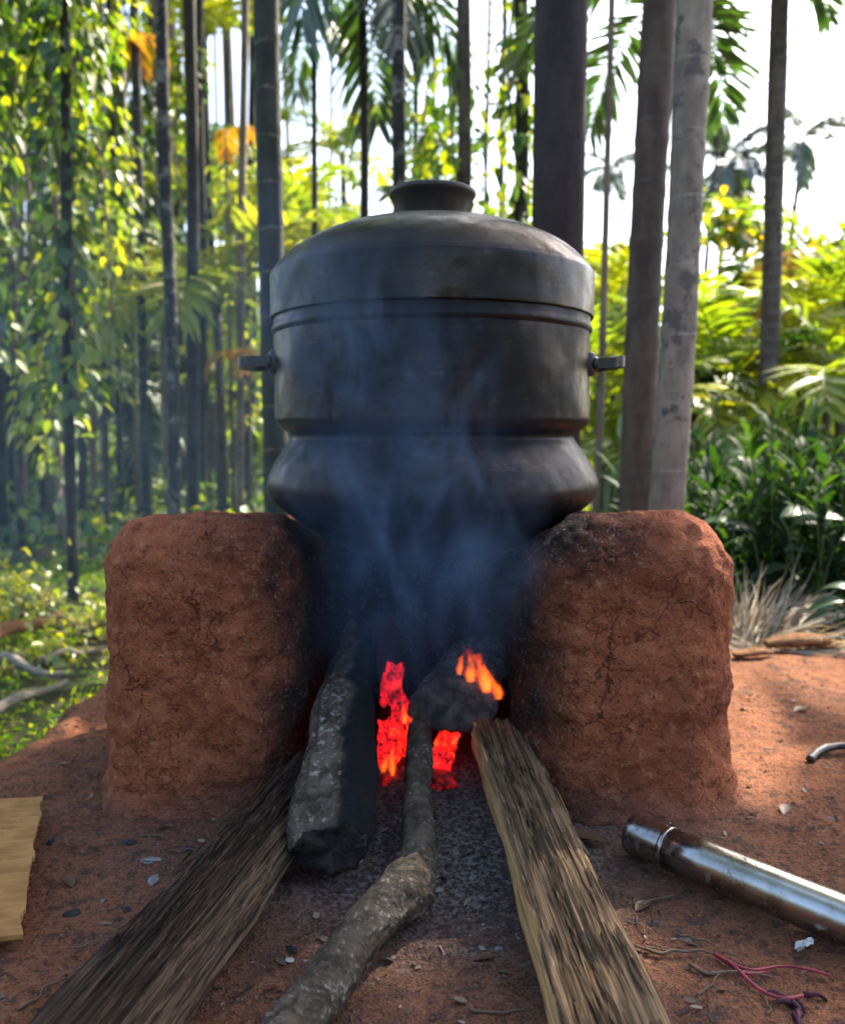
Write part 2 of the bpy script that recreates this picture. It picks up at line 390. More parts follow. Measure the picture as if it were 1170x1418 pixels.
# ------------------------------------------------------------------ mud stove (signed distance field -> surface net)
def surface_net(f, lo, h):
    s = f < 0; n = np.array(f.shape)
    c = [(i, j, k) for i in (0, 1) for j in (0, 1) for k in (0, 1)]
    def sl(o): return tuple(slice(a, n[d] - 1 + a) for d, a in enumerate(o))
    cnt = sum(s[sl(o)].astype(np.int8) for o in c); act = (cnt > 0) & (cnt < 8)
    acc = np.zeros(act.shape + (3,), np.float32); num = np.zeros(act.shape, np.float32)
    for a in c:
        for d in range(3):
            if a[d]: continue
            b = list(a); b[d] = 1
            fa, fb = f[sl(a)], f[sl(b)]; x = ((fa < 0) != (fb < 0)) & act
            t = np.where(x, fa / np.where(x, fa - fb, 1), 0)
            for e in range(3): acc[..., e] += np.where(x, a[e] + (t if e == d else 0), 0)
            num += x
    idx = np.full(act.shape, -1, np.int64); I = np.argwhere(act); idx[act] = np.arange(len(I))
    V = (I + acc[act] / num[act][:, None]) * h + np.array(lo)
    Q = []
    for d in range(3):
        e, g = (d + 1) % 3, (d + 2) % 3
        s0 = s[tuple(slice(0, n[k] - 1) if k == d else slice(1, n[k] - 1) for k in range(3))]
        s1 = s[tuple(slice(1, n[k]) if k == d else slice(1, n[k] - 1) for k in range(3))]
        E = np.argwhere(s0 != s1); fl = s0[s0 != s1]
        off = np.zeros(3, int); off[e] = 1; off[g] = 1; E = E + off
        def cell(de, dg):
            p = E.copy(); p[:, e] -= de; p[:, g] -= dg; return idx[p[:, 0], p[:, 1], p[:, 2]]
        qq = np.stack([cell(1, 1), cell(0, 1), cell(0, 0), cell(1, 0)], -1)
        qq[~fl] = qq[~fl][:, ::-1]; Q.append(qq)
    return V, np.concatenate(Q)
def rbox(p, lo, hi, r):
    lo, hi = np.array(lo), np.array(hi); qd = np.abs(p - (lo + hi) / 2) - ((hi - lo) / 2 - r)
    return np.linalg.norm(np.maximum(qd, 0), axis=-1) + np.minimum(qd.max(-1), 0) - r
def smin(a, b, k):
    h = np.clip(.5 + .5 * (b - a) / k, 0, 1); return b + (a - b) * h - k * h * (1 - h)
POTX, POTY, POTZ = .0205, 1.92, .43
hs = .0058; lo = np.array([-.70, 1.44, -.03]); hi = np.array([.69, 2.40, .64])
ax_ = [np.arange(a, b, hs) for a, b in zip(lo, hi)]
pg = np.stack(np.meshgrid(*ax_, indexing='ij'), -1)
pw = pg.copy(); pw[..., 0] *= 1 - .035 * np.exp(-np.maximum(pg[..., 2], 0) / .06); pw[..., 1] += .02 * np.exp(-np.maximum(pg[..., 2], 0) / .05)
pw[..., 2] += .13 * np.maximum(pg[..., 1] - 1.60, 0)
sd = smin(rbox(pw, (-.616, 1.535, -.3), (-.236, 2.30, .567), .112), rbox(pw, (.190, 1.535, -.3), (.604, 2.30, .567), .122), .03)
sd = smin(sd, rbox(pw, (-.50, 2.12, -.3), (.50, 2.30, .53), .06), .05)
el = (pg - np.array([POTX, POTY, .60])) / np.array([.374, .374, .168]); eln = np.linalg.norm(el, axis=-1)
sd = np.maximum(sd, -(eln - 1) * .2)
near = np.abs(sd) < .04; pn = pg[near]
sd[near] += .009 * fbm(pn * 6, 3, 21) + .0065 * fbm(pn * 24, 3, 22) + .003 * fbm(pn * 75, 2, 23)
Vs, Qs = surface_net(sd, lo, hs)
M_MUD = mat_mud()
stove = thing('mud_stove', 'U-shaped red mud stove with cracked sides and soot-blackened fire mouth', 'stove')
cen = Vs[Qs].mean(1)
kk = np.where((cen[:, 0] < -.21) , 0, np.where((cen[:, 0] > .165), 1, 2))
# one continuous surface with exact normals; each wall is the run of faces that belongs to it
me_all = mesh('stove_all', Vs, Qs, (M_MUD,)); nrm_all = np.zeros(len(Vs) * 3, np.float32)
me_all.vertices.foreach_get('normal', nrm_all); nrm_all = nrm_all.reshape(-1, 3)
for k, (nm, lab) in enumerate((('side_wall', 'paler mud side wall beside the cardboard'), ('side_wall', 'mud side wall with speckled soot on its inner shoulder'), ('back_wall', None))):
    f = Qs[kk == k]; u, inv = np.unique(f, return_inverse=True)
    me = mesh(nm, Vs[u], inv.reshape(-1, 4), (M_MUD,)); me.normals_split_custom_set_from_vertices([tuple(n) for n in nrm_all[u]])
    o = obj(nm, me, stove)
    if lab: o['label'] = lab
bpy.data.meshes.remove(me_all)

# ------------------------------------------------------------------ cooking pot and lid
M_POT, M_IRON = mat_pot(), mat_iron()
def dented(V, amp, seed, zc=.3):
    p = np.asarray(V, float); n = nrm(np.concatenate([p[:, :2], 0 * p[:, :1]], 1))
    return p + n * (amp * fbm(p * 7, 2, seed) + amp * .35 * fbm(p * 22, 2, seed + 5))[:, None] * np.minimum(1, np.hypot(p[:, 0], p[:, 1]) / .1)[:, None]
def spline_prof(pr, k=5):
    pr = np.array(pr, float); return smooth_path(np.concatenate([pr, 0 * pr[:, :1]], 1), len(pr) * k)[:, :2]
pot = thing('cooking_pot', 'large dark metal cooking pot with pinched waist set on the mud stove', 'cooking pot', (POTX, POTY, POTZ))
pr = [(0, 0), (.12, .008), (.2, .035), (.28, .08), (.335, .120), (.358, .143), (.367, .163), (.366, .185), (.354, .212), (.335, .240), (.319, .262), (.311, .276), (.316, .286), (.334, .296), (.345, .310), (.347, .33), (.347, .42), (.347, .497)]
V, f = lathe(spline_prof(pr), 144); obj('body', mesh('body', dented(V, .0035, 31), f, (M_POT,)), pot)
pr = [(.347, .496), (.3505, .502), (.3515, .508), (.3485, .513), (.346, .520), (.3465, .536), (.345, .546), (.338, .548), (.334, .54), (.333, .40), (.30, .25), (.30, .24)]
V, f = lathe(pr, 144); obj('rim', mesh('rim', dented(V, .002, 31), f, (M_POT,)), pot)
for s, zh in ((-1, .437), (1, .432)):
    r0 = .343; ext = .064 if s < 0 else .062
    pts = smooth_path([(s * (r0 - .015), -.075, 0), (s * (r0 + .03), -.078, .002), (s * (r0 + ext - .014), -.072, .006 * (s > 0)), (s * (r0 + ext), -.05, .008 * (s > 0)), (s * (r0 + ext), .05, .008 * (s > 0)), (s * (r0 + ext - .014), .072, .006 * (s > 0)), (s * (r0 + .03), .078, .002), (s * (r0 - .015), .075, 0)], 60)
    V, f = tube(pts, np.interp(np.linspace(0, 1, 60), [0, .3, .5, .7, 1], [.0150, .0165, .0185, .0165, .0150]), 4, ph=math.pi / 4); V[:, 2] *= .95
    h = obj('handle', mesh('handle', V, f, (M_IRON,), smooth=False), pot, (0, 0, zh))
    for sy in (-1, 1):
        th = sy * .22; cpt = np.array([s * r0 * math.cos(th) * 1.005, r0 * math.sin(th), 0])
        bm = []
        V, f = tube([cpt - [s * .004, 0, .026], cpt - [s * .004, 0, 0.02], cpt + [-s * .004, 0, .02], cpt + [-s * .004, 0, .026]], (.012, .017, .017, .012), 12); bm.append((V, f))
        V, f = tube([cpt + [s * .004, 0, 0], cpt + [s * .014, 0, 0], cpt + [s * .018, 0, 0]], (.017, .017, .014), 14); bm.append((V, f))
        V, f = merge(bm); obj('bracket', mesh('bracket', V, f, (M_IRON,)), h)
lid = thing('pot_lid', 'domed dark lid with a flared knob, closed on the big pot', 'pot lid', (POTX, POTY, POTZ + .530))
z0 = .968
pr = [(.349, 0), (.3525, .001), (.3535, .006), (.3530, .05), (.3525, .086), (.349, .096), (.340, .108), (.313, .135), (.280, .157), (.243, .175), (.20, .191), (.156, .202), (.11, .210), (.07, .214), (0, .216)]
V, f = lathe(spline_prof(pr, 4), 144); obj('dome', mesh('dome', dented(V, .0025, 41), f, (mat_pot('worn_lid_copper', (-.30, -.42), .26, .05),)), lid)
pr = [(.078, .203), (.074, .212), (.072, .220), (.076, .234), (.085, .254), (.0935, .267), (.0955, .273), (.094, .278), (.086, .281), (.06, .278), (0, .272)]
V, f = lathe(spline_prof(pr, 4), 96); obj('knob', mesh('knob', dented(V, .0015, 44), f, (M_IRON,)), lid)

# ------------------------------------------------------------------ firewood
def log_mesh(name, L, sect, nx=110, nt=150, fibre=.004, warp=.01, seed=0, ends=(.004, .004), mats=(), midx=None, taper=None, bend=None, knots=()):
    xs = np.linspace(0, L, nx); th = np.arange(nt) * 2 * math.pi / nt
    r = np.array([sect(t) for t in th])[None, :] * np.ones((nx, 1))
    if taper is not None: r = r * np.array([taper(x / L) for x in xs])[:, None]
    dirs = np.stack([0 * th, np.cos(th), np.sin(th)], -1)
    q0 = dirs[None] * r[..., None] + np.stack([xs, 0 * xs, 0 * xs], -1)[:, None]
    fb = (fbm(q0 * np.array([1.6, 95, 95.]), 3, seed) - .7 * np.abs(fbm(q0 * np.array([1.2, 45, 45.]), 2, seed + 1))) * fibre + fbm(q0 * np.array([2.5, 18, 18.]), 3, seed + 3) * warp * .5 + fbm(q0 * np.array([9, 9, 9.]), 2, seed + 7) * warp
    for kx, kt, kr, ka in knots:
        d2 = ((xs[:, None] - kx) / kr) ** 2 + ((((th[None] - kt + math.pi) % (2 * math.pi)) - math.pi) * .04 / kr) ** 2
        fb = fb + ka * np.exp(-d2)
    r = r + fb
    q1 = dirs[None] * r[..., None] + np.stack([xs, 0 * xs, 0 * xs], -1)[:, None]
    jag = fbm(np.stack([q1[0, :, 1] * 60, q1[0, :, 2] * 60, 0 * th], -1), 2, seed + 9)
    e0 = np.clip(1 - xs / .05, 0, 1)[:, None]; e1 = np.clip(1 - (L - xs) / .05, 0, 1)[:, None]
    q1[..., 0] += jag[None] * (e0 * ends[0] + e1 * ends[1])
    if bend is not None:
        b = np.array([bend(x / L) for x in xs]); q1[..., 1] += b[:, None, 0]; q1[..., 2] += b[:, None, 1]
    V = q1.reshape(-1, 3); F_ = [ring_faces(nx, nt)[:, ::-1]]
    rings = [q1[0], q1[-1]]; tri = []; quad = []; extra = []
    off = len(V); mi = [np.zeros(len(F_[0]), int) if midx is None else midx(F_[0], nt, th, xs)]
    for e, ring in enumerate(rings):       # end faces: concentric rings, so that the cut end is uneven
        c = ring.mean(0); rs = sum(np.roll(ring, k_, 0) for k_ in range(-(nt // 14), nt // 14 + 1)) / (2 * (nt // 14) + 1); prev = np.arange(nt) + (0 if e == 0 else (nx - 1) * nt)
        for k in (.75, .5, .25):
            rr = c + (rs - c) * k * (1 if k < .7 else 1.1); rr[:, 0] += .006 * fbm(rr * 22, 2, seed + 30); rr[:, 0] += .003 * fbm(rr * 50, 2, seed + 20 + e) ; extra.append(rr)
            cur = off + np.arange(nt); off += nt
            qq = np.stack([prev, np.roll(prev, -1), np.roll(cur, -1), cur], -1); quad.append(qq if e == 0 else qq[:, ::-1]); prev = cur
        extra.append(c[None]); tt = np.stack([prev, np.roll(prev, -1), np.full(nt, off)], -1); tri.append(tt if e == 0 else tt[:, ::-1]); off += 1
    V = np.concatenate([V] + extra); Q2 = np.concatenate([F_[0]] + quad); T = np.concatenate(tri)
    nm = 0 if len(mats) < 2 else len(mats) - 1
    mi = np.concatenate([mi[0], np.full(len(Q2) - len(F_[0]), nm), np.full(len(T), nm)])
    return mesh(name, V, [Q2, T], mats, midx=mi)
def poly_sect(pts, rnd=.004):
    pts = np.array(pts, float)
    def r(t):
        d = np.array([math.cos(t), math.sin(t)]); best = 1e9
        for i in range(len(pts)):
            a, b = pts[i], pts[(i + 1) % len(pts)]; e = b - a; den = d[0] * e[1] - d[1] * e[0]
            if abs(den) < 1e-9: continue
            k = (a[0] * e[1] - a[1] * e[0]) / den; s = (a[0] * d[1] - a[1] * d[0]) / den
            if k > 0 and -1e-6 <= s <= 1 + 1e-6: best = min(best, k)
        return best
    return r
def place(o, p0, p1, roll=0.0):
    X = (Vector(p1) - Vector(p0)).normalized(); Y = Vector((0, 0, 1)).cross(X).normalized(); Z = X.cross(Y)
    m = Matrix((X, Y, Z)).transposed().to_4x4() @ Matrix.Rotation(roll, 4, 'X')
    m.translation = Vector(p0); o.matrix_world = m; return o
# split plank with a fresh yellow side, poked into the fire
M_W1 = mat_wood('weathered_split_wood', (.085, .052, .029), (.27, .165, .088), (.50, .34, .19), 1.0)
M_W2 = mat_wood('fresh_yellow_wood', (.32, .165, .060), (.60, .345, .135), (.68, .45, .22), 1.0, .5, crack=False)
p1 = G(850, 1440, .045); p0 = Vector((.150, 1.70, .108)); Ls = (p1 - p0).length + .16
sc_ = poly_sect([(-.060, -.040), (.062, -.044), (.061, .022), (.048, .032), (-.046, .034), (-.062, .026)])
def mi_yellow(Fq, nt, th, xs):
    j = Fq[:, 0] % nt; t = th[j]; y = np.cos(t); z = np.sin(t)
    i = Fq[:, 0] // nt
    wob = .12 * vn(np.stack([xs[i] * 14, 0 * xs[i], 0 * xs[i]], -1), 5)
    return ((np.arctan2(z, -y) + wob < .42) & (np.arctan2(z, -y) > -.75) & (y < 0)).astype(int)
me = log_mesh('split_log', Ls, sc_, 190, 300, .0060, .005, 51, (.016, .012), (M_W1, M_W2), mi_yellow, taper=lambda s: .80 + .24 * s)
o = thing('split_log', 'weathered split log with a fresh yellow side, poked into the fire', 'firewood', me=me)
place(o, p0, p1, R(-2))
# dark weathered split plank on the other side
M_W3 = mat_wood('dark_weathered_wood', (.018, .012, .009), (.085, .050, .033), (.22, .145, .098), 1.0, 1.0)
M_W4 = mat_wood('brown_split_face', (.045, .027, .017), (.145, .088, .054), (.24, .16, .10), 1.0, .8)
p0 = Vector((-.205, 1.57, .075)); p1 = G(170, 1405, .055); Ls = (p1 - p0).length + .22
def mi_side(Fq, nt, th, xs):
    t = th[Fq[:, 0] % nt]; y = np.cos(t); z = np.sin(t); return ((y > .55) & (z < .62)).astype(int)
me = log_mesh('split_log', Ls, poly_sect([(-.075, -.045), (.070, -.052), (.066, .012), (.02, .047), (-.045, .044), (-.075, .02)]), 190, 300, .011, .011, 61, (.02, .015), (M_W3, M_W4), mi_side, taper=lambda s: .70 + .34 * s)
o = thing('split_log', 'dark furrowed split log slanting away from the fire towards the cardboard', 'firewood', me=me)
place(o, p0, p1, R(6))
def splinters(log, L, zt, hw, n, mat, seed):
    g = np.random.default_rng(seed); x = g.uniform(.03, L - .12, n); y = g.uniform(-hw, hw, n); ln = g.uniform(.03, .13, n)
    V, q_, per = blades(np.stack([x, y, zt + g.uniform(-.001, .004, n)], -1), np.stack([1 + 0 * x, .06 * g.normal(size=n), .02 + .03 * g.normal(size=n)], -1), np.array([0, 0, 1.]) + .5 * g.normal(size=(n, 3)), ln, g.uniform(.002, .006, n), ((0, .5), (.2, 1), (.7, .7), (1, .05)), .0, .5)
    o = obj('splinters', mesh('splinters', V, q_, (mat,), smooth=False), log); o['kind'] = 'stuff'
LOGS = [x for x in bpy.data.objects if x.get('category') == 'firewood']
splinters(LOGS[0], .95, .032, .05, 150, M_W1, 5); splinters(LOGS[1], .75, .043, .05, 120, M_W3, 6)
# thick charred log leaning into the fire mouth
M_CH = mat_bark('half_charred_bark', (.040, .030, .022), (.14, .106, .078), (.42, .37, .31), 1.0, char=(-1.3, -.55))
p0 = Vector((-.142, 1.275, .070)); p1 = Vector((-.158, 1.98, .262)); Ls = (p1 - p0).length
me = log_mesh('charred_log', Ls, lambda t: .062 * (1 + .09 * math.cos(2 * t + .6) + .05 * math.cos(3 * t)), 130, 130, .003, .011, 71, (.012, .02), (M_CH, mat_plain('charred_end', (.012, .011, .011), (.050, .036, .030), 45, .85, 0, 1.0, .012)),
              taper=lambda s: (1.06 - .18 * s) * (1 - max(0, (s - .45) / .55) ** 1.2 * .88) * (1 - .18 * max(0, 1 - s / .06)), bend=lambda s: (.0, .018 * math.sin(s * 3)))
o = thing('charred_log', 'thick tapering log charred black along one side, leaning into the fire', 'firewood', me=me); place(o, p0, p1)
# crooked branch with a knotted elbow
M_BR = mat_bark('grey_brown_bark', (.045, .034, .024), (.12, .092, .066), (.30, .26, .21), 1.3)
bp = smooth_path([tuple(Vector((-.005, 1.745, .118))), tuple(Vector((-.005, 1.64, .098))), tuple(G(578, 1095, .070)), tuple(G(580, 1175, .054)), tuple(G(566, 1228, .044)), tuple(G(505, 1285, .042)), tuple(G(452, 1365, .042)), tuple(G(395, 1440, .040)), tuple(G(345, 1510, .040))], 150)
s_ = np.linspace(0, 1, 150); rad = np.interp(s_, [0, .3, .42, .5, .56, .7, 1], [.024, .026, .030, .041, .037, .030, .032])
V, f = tube(bp, rad, 48, True, .13, 81, 26); br = thing('crooked_branch', 'crooked grey bark branch with a knotted elbow, one end in the embers', 'firewood')
obj('limb', mesh('limb', V, f, (M_BR,)), br)
e = np.array(G(572, 1190, .045)); V, f = tube(smooth_path([e, e + [.012, -.025, -.008], e + [.022, -.05, -.02]], 14), np.linspace(.034, .012, 14), 22, True, .25, 83, 30)
obj('broken_fork', mesh('broken_fork', V, f, (M_BR,)), br)
# burning log chunk, cut end towards the camera
M_CHK = mat_bark('burnt_chunk_bark', (.040, .037, .035), (.15, .138, .125), (.46, .44, .41), 1.5)
M_CUT = mat_plain('burnt_cut_end', (.030, .026, .026), (.10, .078, .068), 40, .85, 0, 1.0, .008)
p0 = Vector((.058, 1.705, .155)); p1 = Vector((.15, 2.02, .168)); Ls = (p1 - p0).length
me = log_mesh('burning_log', Ls, lambda t: 1 / math.sqrt((math.cos(t) / .098) ** 2 + (math.sin(t) / .054) ** 2), 80, 120, .003, .012, 91, (.006, .01), (M_CHK, M_CUT))
o = thing('burning_log', 'short burning log on the coals with its dark cut end facing out', 'firewood', me=me); place(o, p0, p1, R(-8))
# thin sticks standing in the fire mouth
M_STK = mat_wood('scorched_stick', (.02, .014, .012), (.07, .035, .027), (.11, .06, .045))
for (a, b, c, r, lab) in ((P(538, 1010, 1.93), P(533, 850, 2.0), 0, .027, 'scorched upright stick behind the embers beside the charred log'), (P(716, 1040, 1.74), P(712, 905, 1.86), 1, .011, 'thin scorched stick against the stove wall beside the yellow-sided log')):
    V, f = tube(smooth_path([a, (a + b) / 2 + Vector((.006, 0, 0)), b], 24), r, 14, True, .2, 95 + c, 30)
    thing('firewood_stick', lab, 'firewood', me=mesh('firewood_stick', V, f, (M_STK,)))

# ------------------------------------------------------------------ embers and flames
def mat_ember(name, deep, hot, orange, k):
    t = NT(name); co = t.coord(); n = t.noise(co, 46, 5, .7); n2 = t.voro(co, 85, 'DISTANCE_TO_EDGE'); n3 = t.noise(co, 30, 3, .6)
    c_ = t.mix(t.range(n, .42, .60), deep, hot); c_ = t.mix(t.range(n3, .56, .70), c_, orange)
    m = t.math('MULTIPLY', t.range(n, .36, .48, .10, 1.0), t.range(n2, .0, .06, .45, 1.0))
    p = t.pbr((.03, .02, .02), .9, 0, t.bump(n, .6, .006))
    t.put(p.inputs['Emission Color'], c_); t.put(p.inputs['Emission Strength'], t.math('MULTIPLY', m, k)); return t.m
M_EM1 = mat_ember('glowing_ember', (.50, .003, .006), (1.0, .010, .010), (1.0, .055, .008), .50); M_EM2 = mat_ember('hot_ember', (.8, .006, .004), (1.0, .020, .008), (1.0, .09, .008), .55); M_EM3 = mat_ember('pink_hot_wood', (.34, .003, .010), (.85, .008, .022), (1.0, .03, .012), .36); M_EM4 = mat_ember('dying_ember', (.06, .001, .001), (.30, .003, .003), (.6, .01, .004), .20)
def chunk(name, c, size, seed, mat, lab, rot=(0, 0, 0), cat='ember'):
    n, m = 44, 26; th = np.linspace(0, 2 * math.pi, n, endpoint=False); ph = np.linspace(.02, math.pi - .02, m)
    d = np.stack([np.sin(ph)[:, None] * np.cos(th), np.sin(ph)[:, None] * np.sin(th), np.repeat(np.cos(ph)[:, None], n, 1)], -1)
    d2 = np.sign(d) * np.abs(d) ** .6
    V = d2 * (1 + .38 * fbm(d * 1.9 + seed * 3.7, 4, seed, .6))[..., None] * np.array(size)
    return thing(name, lab, cat, c, 'embers in the fire mouth', mesh(name, V.reshape(-1, 3), ring_faces(m, n)[:, ::-1], (mat,)), rot)
chunk('ember', P(543, 948, 1.82), (.022, .022, .040), 1, M_EM3, 'tall pinkish red glowing ember beside the charred log', (0, .15, 0))
chunk('ember', P(556, 985, 1.80), (.022, .022, .030), 8, M_EM3, 'pinkish red ember under the tall one, against the burning log', (.2, -.3, .4))
chunk('ember', P(540, 1015, 1.77), (.024, .026, .026), 2, M_EM1, 'bright red ember low beside the charred log')
chunk('ember', P(562, 1028, 1.76), (.018, .024, .022), 9, M_EM2, 'orange red ember against the end of the crooked branch', (.5, .2, .1))
chunk('ember', P(535, 1048, 1.74), (.020, .022, .020), 3, M_EM1, 'red ember under the small yellow flame', (.3, .2, .5))
chunk('ember', P(618, 1025, 1.76), (.018, .022, .024), 4, M_EM2, 'orange red ember between the crooked branch and yellow-sided log', (.1, .25, .4))
chunk('ember', P(612, 1050, 1.72), (.024, .022, .016), 10, M_EM1, 'bright red ember below the orange red one by the yellow-sided log', (.1, .1, 1.4))
chunk('ember', P(576, 1000, 1.82), (.018, .03, .03), 5, M_EM2, 'orange ember tucked behind the burning log end', (.3, 0, .2))
chunk('ember', P(612, 1082, 1.66), (.026, .03, .012), 6, M_EM4, 'dying dark red ember below the orange one', (.1, .25, .4))
chunk('ember', P(532, 1078, 1.70), (.024, .03, .013), 7, M_EM4, 'dying dark red ember below the small yellow flame')
def mat_flame(name, R0, H, lean, k, seed):
    t = NT(name); co = t.coord(); x, y, z = t.xyz(co)
    zz = t.math('DIVIDE', z, H, clamp=True)
    nv = t.add('ShaderNodeTexNoise'); t.link(t.coord((1, 1, .7), loc=(seed, seed * 2, 0)), nv.inputs['Vector']); nv.inputs['Scale'].default_value = 34; nv.inputs['Detail'].default_value = 3
    w = t.xyz(nv.outputs['Color']); amp = t.math('MULTIPLY', zz, R0 * 3.0)
    xx = t.math('ADD', t.math('SUBTRACT', x, t.math('MULTIPLY', t.math('MULTIPLY', zz, zz), lean)), t.math('MULTIPLY', t.math('SUBTRACT', w[0], .5), amp)); yy = t.math('ADD', y, t.math('MULTIPLY', t.math('SUBTRACT', w[1], .5), amp))
    prof = t.math('MULTIPLY', t.range(zz, -.15, .22, .35, 1.0), t.math('SUBTRACT', 1.0, t.math('MULTIPLY', zz, .97)))
    rr = t.math('DIVIDE', t.math('SQRT', t.math('ADD', t.math('MULTIPLY', xx, xx), t.math('MULTIPLY', yy, yy))), t.math('MULTIPLY', prof, R0))
    st = t.noise(t.coord((1, 1, .35), loc=(seed * 3, 0, seed)), 95, 3, .6)
    d = t.math('MULTIPLY', t.range(rr, 1.0, .35), t.range(st, .30, .60, .25, 1.0)); core = t.math('MULTIPLY', t.range(rr, .8, .1), t.range(zz, .8, .1))
    em = t.add('ShaderNodeEmission'); t.link(t.mix(core, (1, .075, .006), (1, .27, .020)), em.inputs[0]); t.link(t.math('MULTIPLY', t.math('MULTIPLY', d, k), t.range(zz, 1.0, .4, .35, 1.0)), em.inputs[1])
    t.link(em.outputs[0], t.out.inputs['Volume']); return t.m
def flame(name, lab, tongues):
    th = thing(name, lab, 'flame', tongues[0][0], 'flames in the fire mouth')
    for k, (b, h, w, lean, sd_) in enumerate(tongues):
        s_ = np.linspace(0, 1, 12); V, f = tube(np.stack([lean * s_ ** 2, 0 * s_, h * s_ - .004], -1), w * (2.2 - .5 * s_), 14)
        obj('tongue', mesh('tongue', V, f, (mat_flame('flame_gas', w * 1.25, h, lean, 26.0, sd_),)), th, Vector(b) - Vector(tongues[0][0]))
flame('flame', 'orange flame licking over the top edge of the burning log', [(P(674, 956, 1.665), .095, .021, -.040, 1.1), (P(652, 942, 1.67), .075, .017, -.018, 2.3), (P(690, 966, 1.66), .06, .015, -.030, 3.0), (P(636, 932, 1.68), .05, .011, .010, 4.0)])
flame('flame', 'small yellow orange flame beside the charred log base', [(P(543, 1072, 1.69), .080, .011, .003, .6), (P(531, 1068, 1.69), .045, .011, .010, 1.9)])
flame('flame', 'orange flame between the red embers and burning log', [(P(576, 1024, 1.70), .070, .013, -.030, 2.6), (P(560, 1000, 1.72), .055, .011, -.01, .4)])

# ------------------------------------------------------------------ steel pipe, cardboard, stems and litter
def mat_steel():
    t = NT('scorched_steel'); co = t.coord(); x, y, z = t.xyz(co); n1 = t.noise(co, 16, 6, .7); n2 = t.noise(co, 70, 5, .7)
    col = t.mix(t.range(n1, .4, .62), (.50, .48, .44), (.34, .31, .27))
    ang = t.math('ADD', t.math('MULTIPLY', z, 8), n1)
    rust = t.math('MULTIPLY', t.math('MULTIPLY', t.range(n2, .54, .68), t.range(n1, .48, .64)), .8)
    col = t.mix(rust, col, (.16, .085, .035)); dk = t.range(t.math('ADD', x, t.math('MULTIPLY', n1, .03)), .030, .008)
    col = t.mix(dk, col, (.05, .04, .032))
    t.pbr(col, t.math('ADD', .16, t.math('ADD', t.math('MULTIPLY', rust, .5), t.math('MULTIPLY', n2, .16))), t.math('SUBTRACT', 1.0, t.math('MULTIPLY', rust, .8)), t.bump(n2, .12, .002)); return t.m
M_ST = mat_steel()
a = G(868, 1182, .03); a = Vector((.358, 1.395, .037)); b = Vector((.602, 1.128, .037)); b = a + (b - a) * 2.1
pipe = thing('steel_pipe', 'shiny scorched steel pipe lying on the earth beside the stove', 'pipe'); place(pipe, a, b); bpy.context.view_layer.update()
Lp = (b - a).length
def lathe_x(prof, n=64):
    V, f = lathe([(r, x) for x, r in prof], n); return np.stack([V[:, 2], V[:, 0], -V[:, 1]], -1) * np.array([1, 1, -1]), [q[:, ::-1] for q in f]
V, f = lathe_x([(.074, .0330), (.0745, .0345), (.14, .0345), (.15, .0340), (.6, .0340), (Lp, .0340), (Lp, .031), (Lp - .3, .031)]); obj('tube', mesh('tube', V, f, (M_ST,)), pipe)
V, f = lathe_x([(.012, .001), (.010, .023), (.004, .027), (0, .029), (.001, .0320), (.006, .0338), (.014, .0347), (.066, .0347)]); obj('end_cap', mesh('end_cap', V, f, (M_ST,)), pipe)
V, f = lathe_x([(.066, .0338), (.0665, .0347), (.069, .0350), (.0725, .0350), (.0745, .0347), (.075, .0335)]); obj('collar', mesh('collar', V, f, (M_ST,)), pipe)
# cardboard
t = NT('brown_cardboard'); co = t.coord(); n = t.noise(t.coord((2, 3, 3)), 9, 5, .6); n2 = t.noise(co, 90, 3)
t.pbr(t.mix(t.range(n2, .6, .75), t.mix(t.range(n, .35, .65), (.30, .145, .045), (.42, .215, .072)), (.25, .15, .07)), .9, 0, t.bump(n, .3, .003), .15); M_CB = t.m
c = [np.array(G(u, v, .035)) for u, v in ((-150, 1118), (59, 1106), (28, 1288), (-165, 1310))]
nu, nv = 60, 130; uu, vv = np.meshgrid(np.linspace(0, 1, nu), np.linspace(0, 1, nv), indexing='ij')
S = (c[0] * ((1 - uu) * (1 - vv))[..., None] + c[1] * (uu * (1 - vv))[..., None] + c[2] * (uu * vv)[..., None] + c[3] * ((1 - uu) * vv)[..., None])
wav = .0034 * np.sin(vv * 2 * math.pi * 21 + .8 * vn(np.stack([uu * 3, vv * 3, 0 * uu], -1), 2)) + .004 * fbm(np.stack([uu * 2.2, vv * 3, 0 * uu], -1), 3, 5)
S[..., 2] += wav + .006 * uu - .012 * vv; S[..., 0] += .003 * fbm(np.stack([vv * 12, 0 * vv, 0 * vv], -1), 3, 8) * (uu > .98)
Bt = S.copy(); Bt[..., 2] -= .007
V = np.concatenate([S.reshape(-1, 3), Bt.reshape(-1, 3)]); i, j = np.meshgrid(np.arange(nu - 1), np.arange(nv - 1), indexing='ij')
q = np.stack([i * nv + j, i * nv + j + 1, (i + 1) * nv + j + 1, (i + 1) * nv + j], -1).reshape(-1, 4); n0 = nu * nv
edge = []
for a_, b_ in ([((nu - 1) * nv + k, (nu - 1) * nv + k + 1) for k in range(nv - 1)] + [(k * nv + nv - 1 + nv, k * nv + nv - 1) for k in range(nu - 1)] + [(k * nv, (k + 1) * nv) for k in range(nu - 1)]):
    edge.append([a_, b_, b_ + n0, a_ + n0])
cb = thing('cardboard_sheet', 'torn sheet of tan corrugated cardboard lying on the red earth', 'cardboard', me=mesh('cardboard_sheet', V, [q[:, ::-1], q + n0, np.array(edge)], (M_CB,), smooth=False))
